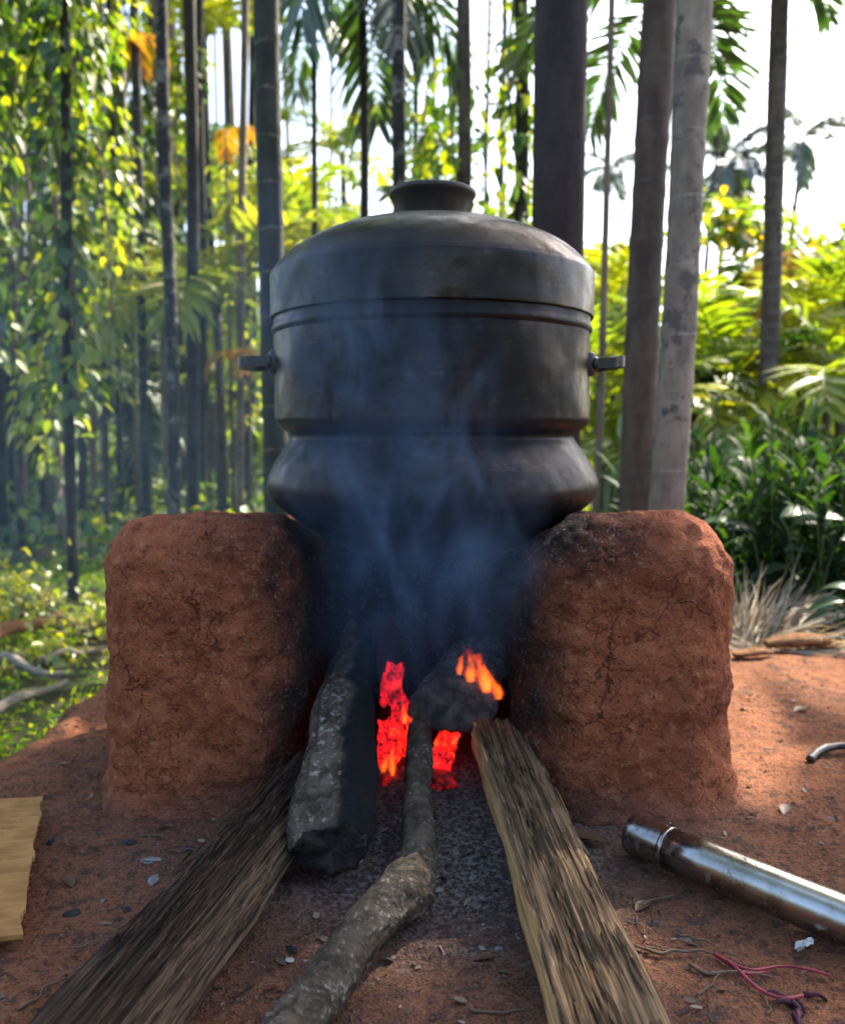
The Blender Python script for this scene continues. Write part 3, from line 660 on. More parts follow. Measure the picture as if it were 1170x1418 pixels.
# pink stems
M_PK = mat_plain('pink_stem', (.20, .014, .036), (.34, .045, .055), 25, .5); M_PK2 = mat_plain('dark_purple_root', (.035, .012, .018), (.10, .02, .035), 60, .7, 0, .9)
st = thing('pink_stems', 'bunch of magenta pink plant stems with purple roots on the ground', 'plant stems')
for pts, r in (([(990, 1326), (1015, 1345), (1050, 1372), (1085, 1385), (1112, 1384)], .0027), ([(1000, 1335), (1040, 1345), (1080, 1340), (1115, 1343), (1150, 1352)], .0024), ([(1003, 1338), (1030, 1352), (1060, 1348)], .0022)):
    W = smooth_path([np.array(G(u, v, .007 + .004 * (k % 2))) + [0, 0, max(0, gz(*G(u, v)[:2]))] for k, (u, v) in enumerate(pts)], 30); V, f = tube(W, np.linspace(r, r * .7, 30), 8, True, .15, 3, 60); obj('stem', mesh('stem', V, f, (M_PK,)), st)
for k in range(7):
    e = np.array(G(1095 + rng.uniform(-12, 22), 1392 + rng.uniform(-14, 14), .006)); dd = rand_dirs(1)[0] * [.03, .03, .004]
    V, f = tube(smooth_path([e, e + dd * .6 + [0, 0, .005], e + dd], 10), np.linspace(.0045, .0015, 10), 7, True, .4, k, 80); obj('root', mesh('root', V, f, (M_PK2,)), st)
# dead leaf by the yellow-sided log
M_DL = leaf_mat('dead_brown_leaf', [(0, (.085, .045, .025)), (1, (.12, .065, .035))], .08, .05, (1.2, 1, .6))
def flat_leaf(lab, u, v, L, ang, W, nm='dead_leaf', mat=None, lift=.006, cat='leaf', group=None):
    c_ = G(u, v); z_ = gz(c_.x, c_.y) + lift; d = np.array([[math.cos(ang), math.sin(ang), .06]])
    V, q, per = blades(np.array([[0, 0, 0.]]), d, np.array([[.1, .1, 1.]]), np.array([L]), np.array([W]), ((0, .06), (.12, .5), (.3, .9), (.5, 1), (.7, .75), (.88, .35), (1, .03)), .03, .16, .15)
    return thing(nm, lab, cat, (c_.x, c_.y, z_), group, mesh(nm, V, q, (mat or M_DL,), np.full(len(q), .5)))
flat_leaf('crumpled dead brown leaf lying between the yellow-sided log and the steel pipe', 838, 1168, .085, R(172), .058)
M_FOIL = mat_plain('pale_scrap', (.55, .53, .50), (.72, .70, .66), 60, .35, .3)
t_ = thing('foil_scrap', 'crumpled pale scrap lying under the edge of the steel pipe', 'scrap', tuple(G(1113, 1318)))
gu, gv = np.meshgrid(np.linspace(-1, 1, 12), np.linspace(-1, 1, 12), indexing='ij'); Vf = np.stack([gu * .013 + .004 * gv, gv * .007 + .003 * np.sin(gu * 3), .010 + .008 * fbm(np.stack([gu * 1.6, gv * 1.6, 0 * gu], -1), 2, 9)], -1).reshape(-1, 3)
i, j = np.meshgrid(np.arange(11), np.arange(11), indexing='ij'); qf = np.stack([i * 12 + j, (i + 1) * 12 + j, (i + 1) * 12 + j + 1, i * 12 + j + 1], -1).reshape(-1, 4)
obj('sheet', mesh('sheet', Vf, qf, (M_FOIL,), smooth=False), t_)
# curved black root on the sunlit earth
W = smooth_path([np.array(G(u, v, .012)) for u, v in ((1122, 1052), (1135, 1040), (1160, 1034), (1195, 1036), (1230, 1050))], 40)
V, f = tube(W, .0085, 10, True, .2, 4, 40); thing('curved_root', 'curved black root arching out of the sunlit earth beyond the pipe', 'root', me=mesh('curved_root', V, f, (M_IRON,)))
for k, (u, v, L, a_, lab) in enumerate(((880, 1262, .05, 40, 'small curled dead leaf between the yellow-sided log and the pipe'), (320, 1172, .045, 20, 'small dead leaf near the foot of the paler stove wall'), (100, 1225, .05, 130, 'small dead leaf beside the cardboard sheet'), (1085, 1130, .06, 60, 'dead leaf lying on the earth just past the pipe'), (480, 1330, .04, 80, 'dead leaf scrap between the dark furrowed log and the crooked branch'), (655, 1330, .045, 10, 'dead leaf scrap between the crooked branch and the yellow-sided log'), (1010, 1235, .04, 150, 'dead leaf scrap under the edge of the steel pipe'), (1100, 985, .07, 30, 'dead leaf on the sunlit earth near the curved black root'))):
    flat_leaf(lab, u, v, L * .8, R(a_), L * .38, lift=.001)
# twigs
M_TW = mat_plain('dry_twig', (.07, .045, .03), (.20, .14, .09), 60, .85)
tw_me = []
MARKS = {'the cardboard sheet': (30, 1200), 'the steel pipe': (990, 1225), 'the pink stems': (1070, 1360), 'the dark furrowed log': (250, 1290), 'the crooked branch': (510, 1280), 'the yellow-sided log': (790, 1260), 'the foot of the paler stove wall': (280, 1120), 'the foot of the soot-shouldered stove wall': (880, 1125)}
ORD = ['closest', 'second closest', 'third closest', 'fourth closest', 'fifth closest', 'sixth closest', 'seventh closest', 'eighth closest', 'ninth closest', 'tenth closest', 'eleventh closest']
def mark_labels(pts, what, marks=MARKS):
    near = [min(marks, key=lambda m: math.hypot(marks[m][0] - p[0], marks[m][1] - p[1])) for p in pts]; out = []
    for p, m in zip(pts, near):
        same = sorted(math.hypot(marks[m][0] - q[0], marks[m][1] - q[1]) for q, mm in zip(pts, near) if mm == m)
        out.append(what + ' ' + ORD[same.index(math.hypot(marks[m][0] - p[0], marks[m][1] - p[1]))] + ' to ' + m)
    return out
for k in range(5):
    W = smooth_path(np.stack([np.linspace(-.5, .5, 6), .06 * rng.normal(size=6), .03 * np.abs(rng.normal(size=6))], -1), 16); V, f = tube(W, np.linspace(.030, .018, 16), 6, True, .25, k, 9); tw_me.append(mesh('twig', V, f, (M_TW,)))
spots = [(905, 1250, .07, 20), (760, 1195, .05, 100), (940, 1330, .09, 10), (1010, 1360, .10, -18), (980, 1380, .06, 60), (905, 1325, .05, 0), (850, 1240, .04, 150), (160, 1330, .07, 55), (120, 1340, .08, 25), (250, 1325, .05, 50), (330, 1190, .07, 15), (255, 1180, .06, 5), (130, 1312, .06, 30), (210, 1160, .05, 170), (690, 1408, .07, 5), (770, 1390, .06, 170), (60, 1390, .07, 60), (960, 1305, .06, -35), (1060, 1395, .05, 80), (400, 1200, .05, 30), (885, 1290, .05, 95), (1015, 1330, .05, 120)]
TLAB = mark_labels(spots, 'dry twig on the earth')
for k, (u, v, L, a_) in enumerate(spots):
    c_ = G(u, v); o = thing('twig', TLAB[k], 'twig', (c_.x, c_.y, gz(c_.x, c_.y) + .004), 'dry twigs on the earth', tw_me[k % 5], (0, 0, R(a_ + 8 * rng.normal()))); o.scale = (L, L * .9, L * .9)
# uncountable chips, ash flakes and pebbles
def pts_on(n, x0, x1, y0, y1, dens=None):
    x = rng.uniform(x0, x1, n); y = rng.uniform(y0, y1, n); k = (plat_d(x, y) < -.02) & ~((np.abs(x) < .62) & (y > 1.56) & (y < 2.32) & (np.abs(x + .02) > .2))
    if dens is not None: k &= rng.random(n) < dens(x, y)
    x, y = x[k], y[k]; return np.stack([x, y, gh(x, y)], -1)
pp = pts_on(7000, -.9, 1.3, .85, 2.6, lambda x, y: .22 + .78 * np.exp(-((x / .45) ** 2 + ((y - 1.35) / .4) ** 2)))
n = len(pp); d = rand_dirs(n); d[:, 2] *= .18
t = NT('wood_chips_and_ash'); r = t.attr(); t.pbr(t.ramp(r, [(0, (.02, .017, .015)), (.55, (.09, .06, .04)), (.78, (.22, .16, .11)), (.94, (.24, .215, .19)), (1, (.36, .33, .30))]), .9); M_CHIP = t.m
L = .003 + .017 * rng.random(n) ** 3; me = leaf_mesh('litter', pp + [0, 0, .002], d, nrm(np.array([0, 0, 1.]) + .5 * rand_dirs(n)), L, L * rng.uniform(.15, .7, n), M_CHIP, ((0, .5), (.3, 1), (.8, .8), (1, .3)), 0, .12)
obj('litter', me, kind='stuff', label='wood chips and ash flakes scattered on the trodden earth')
pp = pts_on(3200, -.9, 2.2, .85, 2.7); n = len(pp)
ico = np.array([(1, 0, 0), (0, 1, 0), (-1, 0, 0), (0, -1, 0), (0, 0, .8), (0, 0, -.6)], float); it = np.array([(0, 1, 4), (1, 2, 4), (2, 3, 4), (3, 0, 4), (1, 0, 5), (2, 1, 5), (3, 2, 5), (0, 3, 5)])
sz = .0015 + .005 * rng.random(n) ** 4; V = pp[:, None] + (ico[None] * (1 + .3 * rng.normal(size=(n, 6, 1)))) * sz[:, None, None]
obj('pebbles', mesh('pebbles', V.reshape(-1, 3), (it[None] + 6 * np.arange(n)[:, None, None]).reshape(-1, 3), (M_GROUND,)), kind='stuff')
# larger ash flakes and charcoal bits one can pick out
M_AF = mat_plain('grey_ash_flake', (.13, .12, .115), (.24, .225, .21), 50, .95); M_CC = mat_plain('charcoal', (.012, .012, .012), (.04, .036, .034), 60, .7, 0, .9)
def bit(nm, lab, cat, u, v, s, mat, seed, flat=.35, grp=None):
    n, m = 14, 9; th = np.linspace(0, 2 * math.pi, n, endpoint=False); ph = np.linspace(.05, math.pi - .05, m)
    d = np.stack([np.sin(ph)[:, None] * np.cos(th), np.sin(ph)[:, None] * np.sin(th), np.repeat(np.cos(ph)[:, None], n, 1)], -1)
    V = d * (1 + .4 * fbm(d * 1.8 + seed * 3.1, 3, seed))[..., None] * np.array([s, s * .6, s * flat]); c_ = G(u, v)
    return thing(nm, lab, cat, (c_.x, c_.y, gz(c_.x, c_.y) + s * flat * .5), grp, mesh(nm, V.reshape(-1, 3), ring_faces(m, n)[:, ::-1], (mat,), smooth=False), (0, 0, rng.uniform(0, 6)))
AF_ = [(208, 1192, .016), (212, 1215, .015), (258, 1262, .007), (350, 1146, .012), (320, 1160, .009), (948, 1302, .010), (672, 1245, .010), (655, 1215, .009), (690, 1316, .006), (668, 1318, .006)]
AL_ = mark_labels(AF_, 'pale ash flake')
for k, (u, v, s) in enumerate(AF_):
    bit('ash_flake', AL_[k], 'ash flake', u, v, s, M_AF, k, .25, 'ash flakes near the fire')
CC_ = [(180, 1168, .018), (262, 1175, .015), (405, 1320, .012), (175, 1255, .010), (290, 1300, .012), (100, 1260, .016), (70, 1170, .014), (395, 1222, .012), (620, 1200, .010), (905, 1285, .012)]
CL_ = mark_labels(CC_, 'black charcoal lump')
for k, (u, v, s) in enumerate(CC_):
    bit('charcoal_bit', CL_[k], 'charcoal', u, v, s * .8, M_CC, k + 20, .3, 'charcoal lumps near the fire')

# ------------------------------------------------------------------ palms: trunk + fronds (each frond a part), crowns above the frame shade the clearing
M_GREEN = leaf_mat('areca_frond', [(0, (.028, .066, .014)), (.5, (.060, .125, .018)), (.85, (.13, .19, .020)), (1, (.22, .24, .025))], .5, .07)
M_DARKF = leaf_mat('dark_frond', [(0, (.018, .045, .016)), (.7, (.035, .085, .020)), (1, (.08, .13, .02))], .42, .09)
M_YELF = leaf_mat('yellow_green_frond', [(0, (.09, .16, .014)), (.5, (.19, .25, .016)), (1, (.36, .33, .022))], .55, .06)
M_ORF = leaf_mat('withered_orange_frond', [(0, (.34, .15, .018)), (.6, (.48, .27, .022)), (1, (.36, .30, .03))], .5, .05, (1.3, 1.2, .6))
M_DRY = leaf_mat('dry_straw_frond', [(0, (.22, .16, .09)), (.5, (.42, .33, .21)), (1, (.58, .49, .35))], .3, .06, (1.1, 1.0, .8), .6)
M_FARF = leaf_mat('haze_tinted_far_frond', [(0, (.03, .055, .035)), (1, (.06, .09, .05))], .4, .1)  # haze of distance put into the frond colour
M_RACHIS = mat_plain('green_rachis', (.06, .10, .025), (.12, .15, .04), 10, .6)
M_SHEATH = mat_plain('green_crownshaft', (.05, .12, .03), (.11, .19, .05), 5, .45)
def frond_mesh(name, L, elev, bend, npair, ll, lw, mat, leafdroop=.35, vee=.5, seed=0, start=.14, ragged=.12, tipl=.35):
    """pinnate frond along +X, rising at elev and curving down by bend (radians along its length)"""
    r = np.random.default_rng(seed); s = np.linspace(0, 1, 22); a = elev - bend * s ** 1.25
    pts = np.zeros((22, 3)); pts[1:, 0] = np.cumsum(np.cos(a[:-1]) * L / 21); pts[1:, 2] = np.cumsum(np.sin(a[:-1]) * L / 21)
    pts[:, 1] = .05 * L * np.sin(s * 2.5) * r.normal() * .6
    Vt, ft = tube(pts, np.linspace(.013, .003, 22) * L / 1.5, 5)
    t = np.repeat(np.linspace(start, .985, npair), 2); side = np.tile([1, -1], npair)
    t = np.clip(t + r.normal(size=len(t)) * .004, 0, 1)
    b = np.stack([np.interp(t, s, pts[:, k]) for k in range(3)], -1); aa = np.interp(t, s, a)
    T = np.stack([np.cos(aa), 0 * aa, np.sin(aa)], -1); Nn = np.stack([-np.sin(aa), 0 * aa, np.cos(aa)], -1); B = np.array([0, 1., 0]) * side[:, None]
    fw = .45 + .9 * t ** 2
    D = B + T * fw[:, None] + Nn * (vee * (1 - .5 * t))[:, None] + ragged * r.normal(size=(len(t), 3))
    ln = ll * (tipl + (1 - tipl) * np.sin(np.clip((t - start + .12) / (1.1 - start), 0, 1) * math.pi) ** .7) * r.uniform(.85, 1.1, len(t))
    Vb, q, per = blades(b, D, Nn + .3 * r.normal(size=(len(t), 3)), ln, lw * r.uniform(.8, 1.2, len(t)), PROF_LANCE, leafdroop * r.uniform(.5, 1.4, len(t)), 0)
    V, f = merge([(Vb, q), (Vt, ft)])
    rn = np.concatenate([np.repeat(np.clip(r.random() * .5 + .5 * r.random(len(t)), 0, 1), per), np.full(sum(len(x) for x in ft[:1]), .3)])
    quads = f[0]; tri = f[1] if len(f) > 1 else np.zeros((0, 3), int)
    rn = np.concatenate([rn[:len(quads)], np.full(len(tri), .3)])
    return mesh(name, V, [quads, tri], (mat,), rn, midx=None)
def frond_set(prefix, L, ll, lw, mat, npair=34, elevs=(1.25, .85, .45, .05), bends=(1.2, 1.5, 1.6, 1.3), seed=0, **kw):
    return [frond_mesh(prefix, L, e, b, npair, ll, lw, mat, seed=seed + i, **kw) for i, (e, b) in enumerate(zip(elevs, bends))]
FS_ARECA = frond_set('areca_frond', 1.75, .55, .050, M_GREEN, 36, seed=100)
FS_DARK = frond_set('areca_frond', 1.75, .55, .055, M_DARKF, 36, seed=110)
FS_YEL = frond_set('areca_frond', 1.45, .50, .060, M_YELF, 26, (1.25, .95, .6, .3), (1.3, 1.5, 1.5, 1.5), seed=120)
FS_HANG = frond_set('hanging_frond', 1.5, .55, .055, M_DARKF, 34, (.5, -.1, -.45, .8), (2.2, 1.6, 1.12, 2.4), seed=130, vee=.1, leafdroop=.7)
FS_COCO = frond_set('coconut_frond', 3.6, 1.0, .12, M_FARF, 64, (1.2, .7, .2, -.3), (1.5, 1.5, 1.3, 1.0), seed=140, leafdroop=.55)
FS_FAR = frond_set('areca_frond', 1.9, .6, .085, M_GREEN, 18, seed=150)
FS_FARY = frond_set('areca_frond', 1.9, .6, .09, M_YELF, 18, seed=160)

T_RING = mat_trunk('dark_green_ringed_trunk', (.015, .017, .012), (.036, .036, .025), (.17, .14, .10), .20, .07)
T_DARK = mat_trunk('dark_palm_trunk', (.012, .0095, .0075), (.034, .026, .018), (.07, .056, .042), .16, .10)
T_MOTT = mat_trunk('lichen_mottled_trunk', (.009, .009, .009), (.028, .024, .021), (.06, .055, .048), .15, .08, (.16, .15, .13))
T_GREY = mat_trunk('pale_grey_trunk', (.17, .132, .10), (.29, .228, .17), (.35, .295, .23), .235, .05, (.10, .085, .072))
T_BROWN = mat_trunk('purplish_brown_trunk', (.054, .036, .028), (.098, .068, .050), (.11, .086, .072), .23, .05)
T_RIDGE = mat_trunk('close_ringed_grey_trunk', (.060, .044, .035), (.115, .086, .068), (.14, .118, .103), .085, .28)
T_POLE = mat_trunk('thin_brown_stem', (.10, .072, .048), (.19, .14, .095), (.24, .19, .14), .30, .08)
T_MID = mat_trunk('grey_brown_trunk', (.034, .025, .017), (.090, .068, .046), (.13, .10, .072), .17, .10)
T_POST = mat_trunk('smooth_dark_post', (.016, .010, .010), (.036, .023, .021), (.045, .030, .026), .9, .02, (.026, .016, .014))

def trunk_mesh(name, pts, r0, r1, n, mat, ring=0.0, ringh=.05, wob=.04, seed=0):
    m = len(pts); rad = np.linspace(r0, r1, m)
    if ring:
        zz = np.asarray(pts)[:, 2]; ph = (zz / ring) % 1; rad = rad * (1 + ringh * np.exp(-((np.minimum(ph, 1 - ph)) / .12) ** 2))
    V, f = tube(pts, rad, n, True, wob, seed, 3.0); return mesh(name, V, f, (mat,))
def palm(label, u0, u6, Y, wpx, mat, fronds=FS_ARECA, nf=7, H=None, group=None, fscale=1.0, ring=.2, bow=.0, cat='palm tree', name='areca_palm', sides=16, crown=True, taper=.85, elset=None, shaft=True, step=.06, azoff=None, fl=None):
    a = P(u6, 600, Y); b = P(u0, 0, Y); H = H or rng.uniform(7.2, 9.5)
    zb = gz(a.x, Y) if Y > 2.2 else 0; slope = (b.x - a.x) / (b.z - a.z)
    zb -= .03; base = Vector((a.x + slope * (zb - a.z), Y, zb)); top = Vector((a.x + slope * (H - a.z), Y, H))
    th = thing(name, label, cat, base, group)
    n = max(8, int((H - zb) / step)); s = np.linspace(0, 1, n)[:, None]
    pts = np.array((top - base))[None] * s; sd_ = rng.integers(1e6); k = np.array([sd_ % 7, 2.0, 5.0])
    pts[:, 0] += bow * np.sin(s[:, 0] * math.pi) + .018 * vn(np.stack([s[:, 0] * H * .7, 0 * s[:, 0] + sd_ % 91, 0 * s[:, 0]], -1)) * min(1, wpx * Y / 120)
    r = wpx * Y / F / 2
    obj('trunk', trunk_mesh('trunk', pts, r * 1.06, r * taper, sides, mat, ring if step < .1 else 0, seed=int(sd_) % 1000), th)
    if crown:
        rt = r * taper; top_l = top - base
        if shaft:
            V, f = tube([(0, 0, -.35), (0, 0, -.2), (0, 0, .1), (0, 0, .35)], (rt * 1.0, rt * 1.35, rt * 1.15, rt * .5), 10)
            obj('crownshaft', mesh('crownshaft', V, f, (M_SHEATH,)), th, top_l)
        a0 = rng.uniform(0, 6.28) if azoff is None else azoff
        for k in range(nf):
            i = (k if elset is None else elset[k % len(elset)]) % len(fronds)
            o = obj('frond', fronds[i], th, top_l + Vector((0, 0, .25 - .09 * (k % 4))), (rng.normal() * .06, rng.normal() * .06, a0 + k * 2.399 + rng.normal() * .2))
            s_ = fscale * rng.uniform(.85, 1.12); o.scale = (s_, s_, s_)
    return th, base, top
LOW = (0, 1, 2, 3)
# trunks one can tell apart, in the order they stand across the picture
palm('slim dark palm trunk wound with pepper vine, foremost at the left edge of the grove', 88, 97, 4.85, 15, T_DARK, H=7.5, sides=14)
palm('thin pale brown trunk just behind the vine-wound dark trunk', 70, 82, 6.2, 11, T_POLE, H=8.0, sides=12)
palm('thin dark stem rising between the vine-wound trunk and the slender green trunk', 150, 165, 9.5, 8, T_DARK, H=8.3, sides=10)
palm('slender straight dark green trunk between the vine curtain and the blackest trunk', 184, 201, 7.6, 13, T_RING, H=8.6, sides=14)
palm('blackest trunk of the grove with pale patches low down', 221, 240, 6.4, 17, T_MOTT, H=8.2, sides=16)
palm('straight dark brown trunk beside the blackest trunk', 262, 268, 6.9, 17, T_DARK, H=8.8, sides=16)
palm('very thin stem that turns pale lower down, next to the ringed trunk', 338, 332, 7.6, 11, T_POLE, H=7.4, sides=10, nf=6, fscale=.8)
palm('thick dark green trunk with pale rings rising behind the pot handle', 368, 381, 4.0, 33, T_RING, H=8.4, sides=28, step=.022, azoff=2.2)
palm('black mottled trunk rising behind the lid knob', 550, 556, 5.9, 19, T_MOTT, H=8.5, sides=18)
palm('grey brown trunk with climbing leaves just beyond the lid knob', 640, 641, 6.0, 19, T_MID, H=9.0, sides=18)
palm('dark trunk hung with creeper against the smooth dark post', 723, 716, 6.2, 19, T_DARK, H=8.6, sides=16)
palm('thin brown pole-like stem standing between the dark post and the pair of trunks', 847, 829, 5.0, 9.5, T_POLE, H=6.6, sides=10, nf=6, fscale=.7)
palm('dark brown trunk of the close pair beside the pot', 911, 887, 3.55, 44, T_BROWN, H=8.6, sides=32, step=.022)
palm('pale grey trunk of the close pair beside the pot', 958, 927, 3.1, 45, T_GREY, H=8.0, sides=32, step=.022, azoff=1.0)
palm('leaning grey trunk with close rings above the dark shrubs', 1079, 1058, 5.8, 25, T_RIDGE, H=8.8, ring=.085, sides=20, step=.014)
# smooth dark post behind the pot
a = P(768, 600, 2.95); b = P(768, 0, 2.95)
po = thing('dark_post', 'thick smooth dark post standing close behind the pot', 'post', (a.x, 2.95, FLOOR - .05))
V, f = tube([(0, 0, 0), (0, 0, 2), (0.0, 0, 4.0), (0, 0, 6.2)], (.088, .087, .085, .083), 40, True); obj('shaft', mesh('shaft', V, f, (T_POST,)), po)
V, f = tube([(0, 0, 6.2), (0, 0, 6.23), (0, 0, 6.25)], (.083, .092, .06), 40); obj('cap', mesh('cap', V, f, (T_POST,)), po)
# palms whose crowns hang into the picture
palm('small palm with a drooping tuft of fronds against the white sky', 434, 437, 7.4, 9, T_DARK, FS_HANG, 8, 4.05, fscale=.42, sides=10, elset=(0, 1, 2, 1))
palm('dark palm with long fronds hanging beside the mottled trunk', 503, 502, 6.6, 13, T_DARK, FS_HANG, 6, 4.15, fscale=.80, sides=12, elset=(2, 2, 2, 2), azoff=.6)
palm('palm hidden behind the close pair with fronds showing on both sides of it', 938, 929, 5.5, 16, T_MID, FS_DARK, 9, 3.32, fscale=.74, sides=12, elset=(2, 3, 1, 2, 3), azoff=.15)
palm('palm beyond the picture corner with one dark frond tip reaching in', 1400, 1385, 2.7, 40, T_MID, FS_DARK, 2, 2.72, fscale=.55, sides=12, azoff=3.25)
# more trunks of the grove on the left, thinner with distance
gl = [(22, 7.2, 11), (112, 8.2, 10), (127, 9.6, 9), (147, 7.8, 9), (180, 11, 9), (229, 9.2, 10), (252, 12, 8), (283, 9, 10), (298, 12, 9), (323, 13, 8), (345, 11, 9), (66, 9.5, 9), (5, 9, 10), (12, 10.5, 11), (33, 8.6, 12), (48, 14, 8), (118, 12, 9), (134, 16, 7), (172, 13, 9), (215, 15, 8), (238, 11, 9), (288, 13, 10), (303, 10, 8), (318, 17, 7), (352, 14, 9), (-8, 7.5, 12), (-25, 5.6, 22), (60, 19, 6), (92, 21, 6), (150, 20, 6), (190, 23, 6), (256, 21, 6), (279, 25, 5), (335, 22, 6), (20, 24, 5), (108, 27, 5), (205, 28, 5), (310, 29, 5), (408, 19, 6), (455, 24, 5), (575, 13, 8), (606, 19, 6), (690, 15, 8), (668, 23, 6)]
TM = {'the vine-wound trunk': (97, 0), 'the slender green trunk': (201, 0), 'the blackest trunk': (240, 0), 'the straight dark brown trunk': (268, 0), 'the thin pale stem': (332, 0), 'the thick ringed trunk': (381, 0), 'the mottled trunk': (556, 0), 'the trunk behind the knob': (641, 0), 'the creeper-hung trunk': (716, 0)}
GLAB = dict(zip([g_ for g_ in gl if g_[1] <= 12.5], mark_labels([(g_[0], 0) for g_ in gl if g_[1] <= 12.5], 'slim trunk deeper in the grove,', TM)))
for k, (u, Y, w) in enumerate(gl):
    far = Y > 12.5; ln = rng.normal() * 9
    palm(GLAB[(u, Y, w)] if not far else 'faint thin areca trunk far back in the grove', u - ln + (u - 585) * .03, u + ln * .3, Y, w * rng.uniform(.95, 1.25), (T_MID, T_DARK, T_POLE)[k % 3], FS_FAR if k % 3 else FS_FARY, 8, rng.uniform(6.5, 10) if u < 260 else .53 * Y + rng.uniform(3, 4.5), 'slim areca trunks of the grove' if not far else 'faint trunks far back in the grove', .95, sides=8, step=.35)
# unseen palms added off to the side so their crowns shade the clearing
for k, (x, y, H) in enumerate([(3.2, 5.9, 8.0), (5.2, 5.45, 7.9), (6.6, 7.5, 8.2), (4.1, 4.9, 7.6), (4.7, 6.6, 7.9), (5.5, 5.4, 7.8), (7.3, 6.1, 8.4), (2.4, -4.2, 7.5), (-3.4, -2.8, 8.0), (-2.9, 1.4, 7.6), (-4.8, .2, 8.4)]):
    d_ = y * ca - (0) ; u = CU + F * x / y if y > 0 else 0
    th = thing('areca_palm', 'unseen areca palm added beyond the edges of view to shade the clearing', 'palm tree', (x, y, gz(x, y) - .03), 'unseen areca palms added around the clearing')
    pts = np.stack([.1 * np.sin(np.linspace(0, 3, 30)), 0 * np.linspace(0, 1, 30), np.linspace(0, H, 30)], -1)
    obj('trunk', trunk_mesh('trunk', pts, .075, .06, 12, T_MID, 0, seed=k), th)
    for i in range(11):
        o = obj('frond', FS_ARECA[i % 4], th, (pts[-1][0], 0, H - .05 * (i % 4)), (0, 0, i * 2.399 + k)); o.scale = (.95,) * 3
# distant crowns in the white sky
for (u, v, Y, sc_, lab, fs, nf) in ((1012, 225, 34, .72, 'pale hazy coconut palm crown far off in the white sky', FS_COCO, 13), (1113, 195, 26, .42, 'small distant palm crown alone in the white sky at the side', FS_COCO, 9), (846, 238, 30, .36, 'tiny hazy palm crown behind the thin pole-like stem', FS_COCO, 9), (998, 165, 30, .30, 'small dark wisp of palm crown above the hazy coconut palm', FS_COCO, 7)):
    c_ = P(u, v, Y); zb = gz(c_.x, Y); th = thing('coconut_palm', lab, 'palm tree', (c_.x, Y, zb))
    pts = np.stack([.5 * np.linspace(0, 1, 20) ** 2 - .5, 0 * np.linspace(0, 1, 20), np.linspace(0, c_.z - zb, 20)], -1)
    obj('trunk', trunk_mesh('trunk', pts, .15, .09 * sc_ + .03, 8, T_MID, 0), th)
    for i in range(nf):
        o = obj('frond', fs[i % 4], th, (0, 0, c_.z - zb), (rng.normal() * .1, rng.normal() * .1, i * 2.399)); o.scale = (sc_,) * 3
# young palms whose crowns make the bright middle distance
young = [(300, 420, 8.0, 1.15, 1), (335, 330, 11, 1.2, 1), (415, 335, 9.5, .9, 1), (475, 215, 11, .8, 1), (425, 345, 8.6, .6, 1), (590, 330, 10, .8, 0), (690, 330, 10, .8, 1), (830, 520, 6.6, .75, 1), (850, 430, 9, .9, 1), (858, 620, 5.8, .6, 1), (1000, 520, 6.8, .9, 1), (1110, 480, 7.5, .95, 1), (1165, 540, 6.0, .8, 1), (960, 560, 6.2, .7, 1), (1030, 600, 6.6, .7, 0), (1150, 400, 9, 1.1, 1), (250, 520, 12, 1.2, 0), (140, 560, 11, 1.1, 0), (60, 500, 10, 1.1, 0), (200, 350, 14, 1.3, 1), (100, 280, 12, 1.2, 0), (20, 200, 11, 1.2, 0), (160, 130, 13, 1.2, 1), (272, 60, 10.5, .8, 1), (30, 60, 9, 1.1, 0), (240, 200, 12, 1.0, 2), (990, 470, 11, .9, 2)]
YLAB = ['sunlit young palm between the thin pale stem and the pot handle', 'young palm with arching yellow fronds beside the thin pale stem', 'yellow green young palm just beyond the thick ringed trunk', 'yellow green young palm between the drooping palms and the mottled trunk', 'low young palm peeping over the lid beside the thick ringed trunk', 'mid green young palm right behind the lid knob', 'yellow young palm behind the lid beside the dark post', 'bright low young palm behind the pole-like stem at pot height', 'young palm crown above the other handle by the pole-like stem', 'lowest young palm squeezed between pot shoulder and close pair', 'yellow young palm left of the leaning ringed trunk behind the shrubs', 'yellow young palm right of the leaning ringed trunk', 'large yellow young palm at the right edge above the shrubs', 'yellow young palm rising beside the pale grey trunk', 'mid green young palm just above the middle of the dark shrubs', 'tall yellow young palm high at the right edge', 'mid green young palm deep among the grove trunks at pot height', 'mid green young palm behind the vine-wound trunk', 'mid green young palm low at the left edge', 'yellow young palm behind the slender green trunk', 'mid green young palm behind the vine-wound trunk higher up', 'dark young palm in the vine curtain at the left edge', 'yellow young palm near the picture top behind the slender green trunk', 'yellow young palm at the picture top beside the straight dark brown trunk', 'mid green young palm in the top left corner', 'half withered grey palm behind the blackest trunk', 'half withered grey palm beside the leaning ringed trunk']
for k, (u, v, Y, sc_, kind) in enumerate(young):
    c_ = P(u, v, Y); zb = gz(c_.x, Y) - .03; H = max(.5, c_.z - zb)
    th = thing('young_palm', YLAB[k], 'palm tree', (c_.x, Y, zb), 'young palms behind the clearing')
    V, f = tube([(0, 0, 0), (.02, 0, H / 2), (0, 0, H)], (.05, .045, .04), 8); obj('trunk', mesh('trunk', V, f, (T_MID,)), th)
    for i in range(10):
        fs = (FS_DARK, FS_YEL, FS_HANG)[kind] if i != 6 else FS_YEL
        o = obj('frond', fs[i % 4], th, (0, 0, H - .03 * (i % 3)), (rng.normal() * .08, rng.normal() * .08, i * 2.399 + k)); o.scale = (sc_ * rng.uniform(.8, 1.1),) * 3
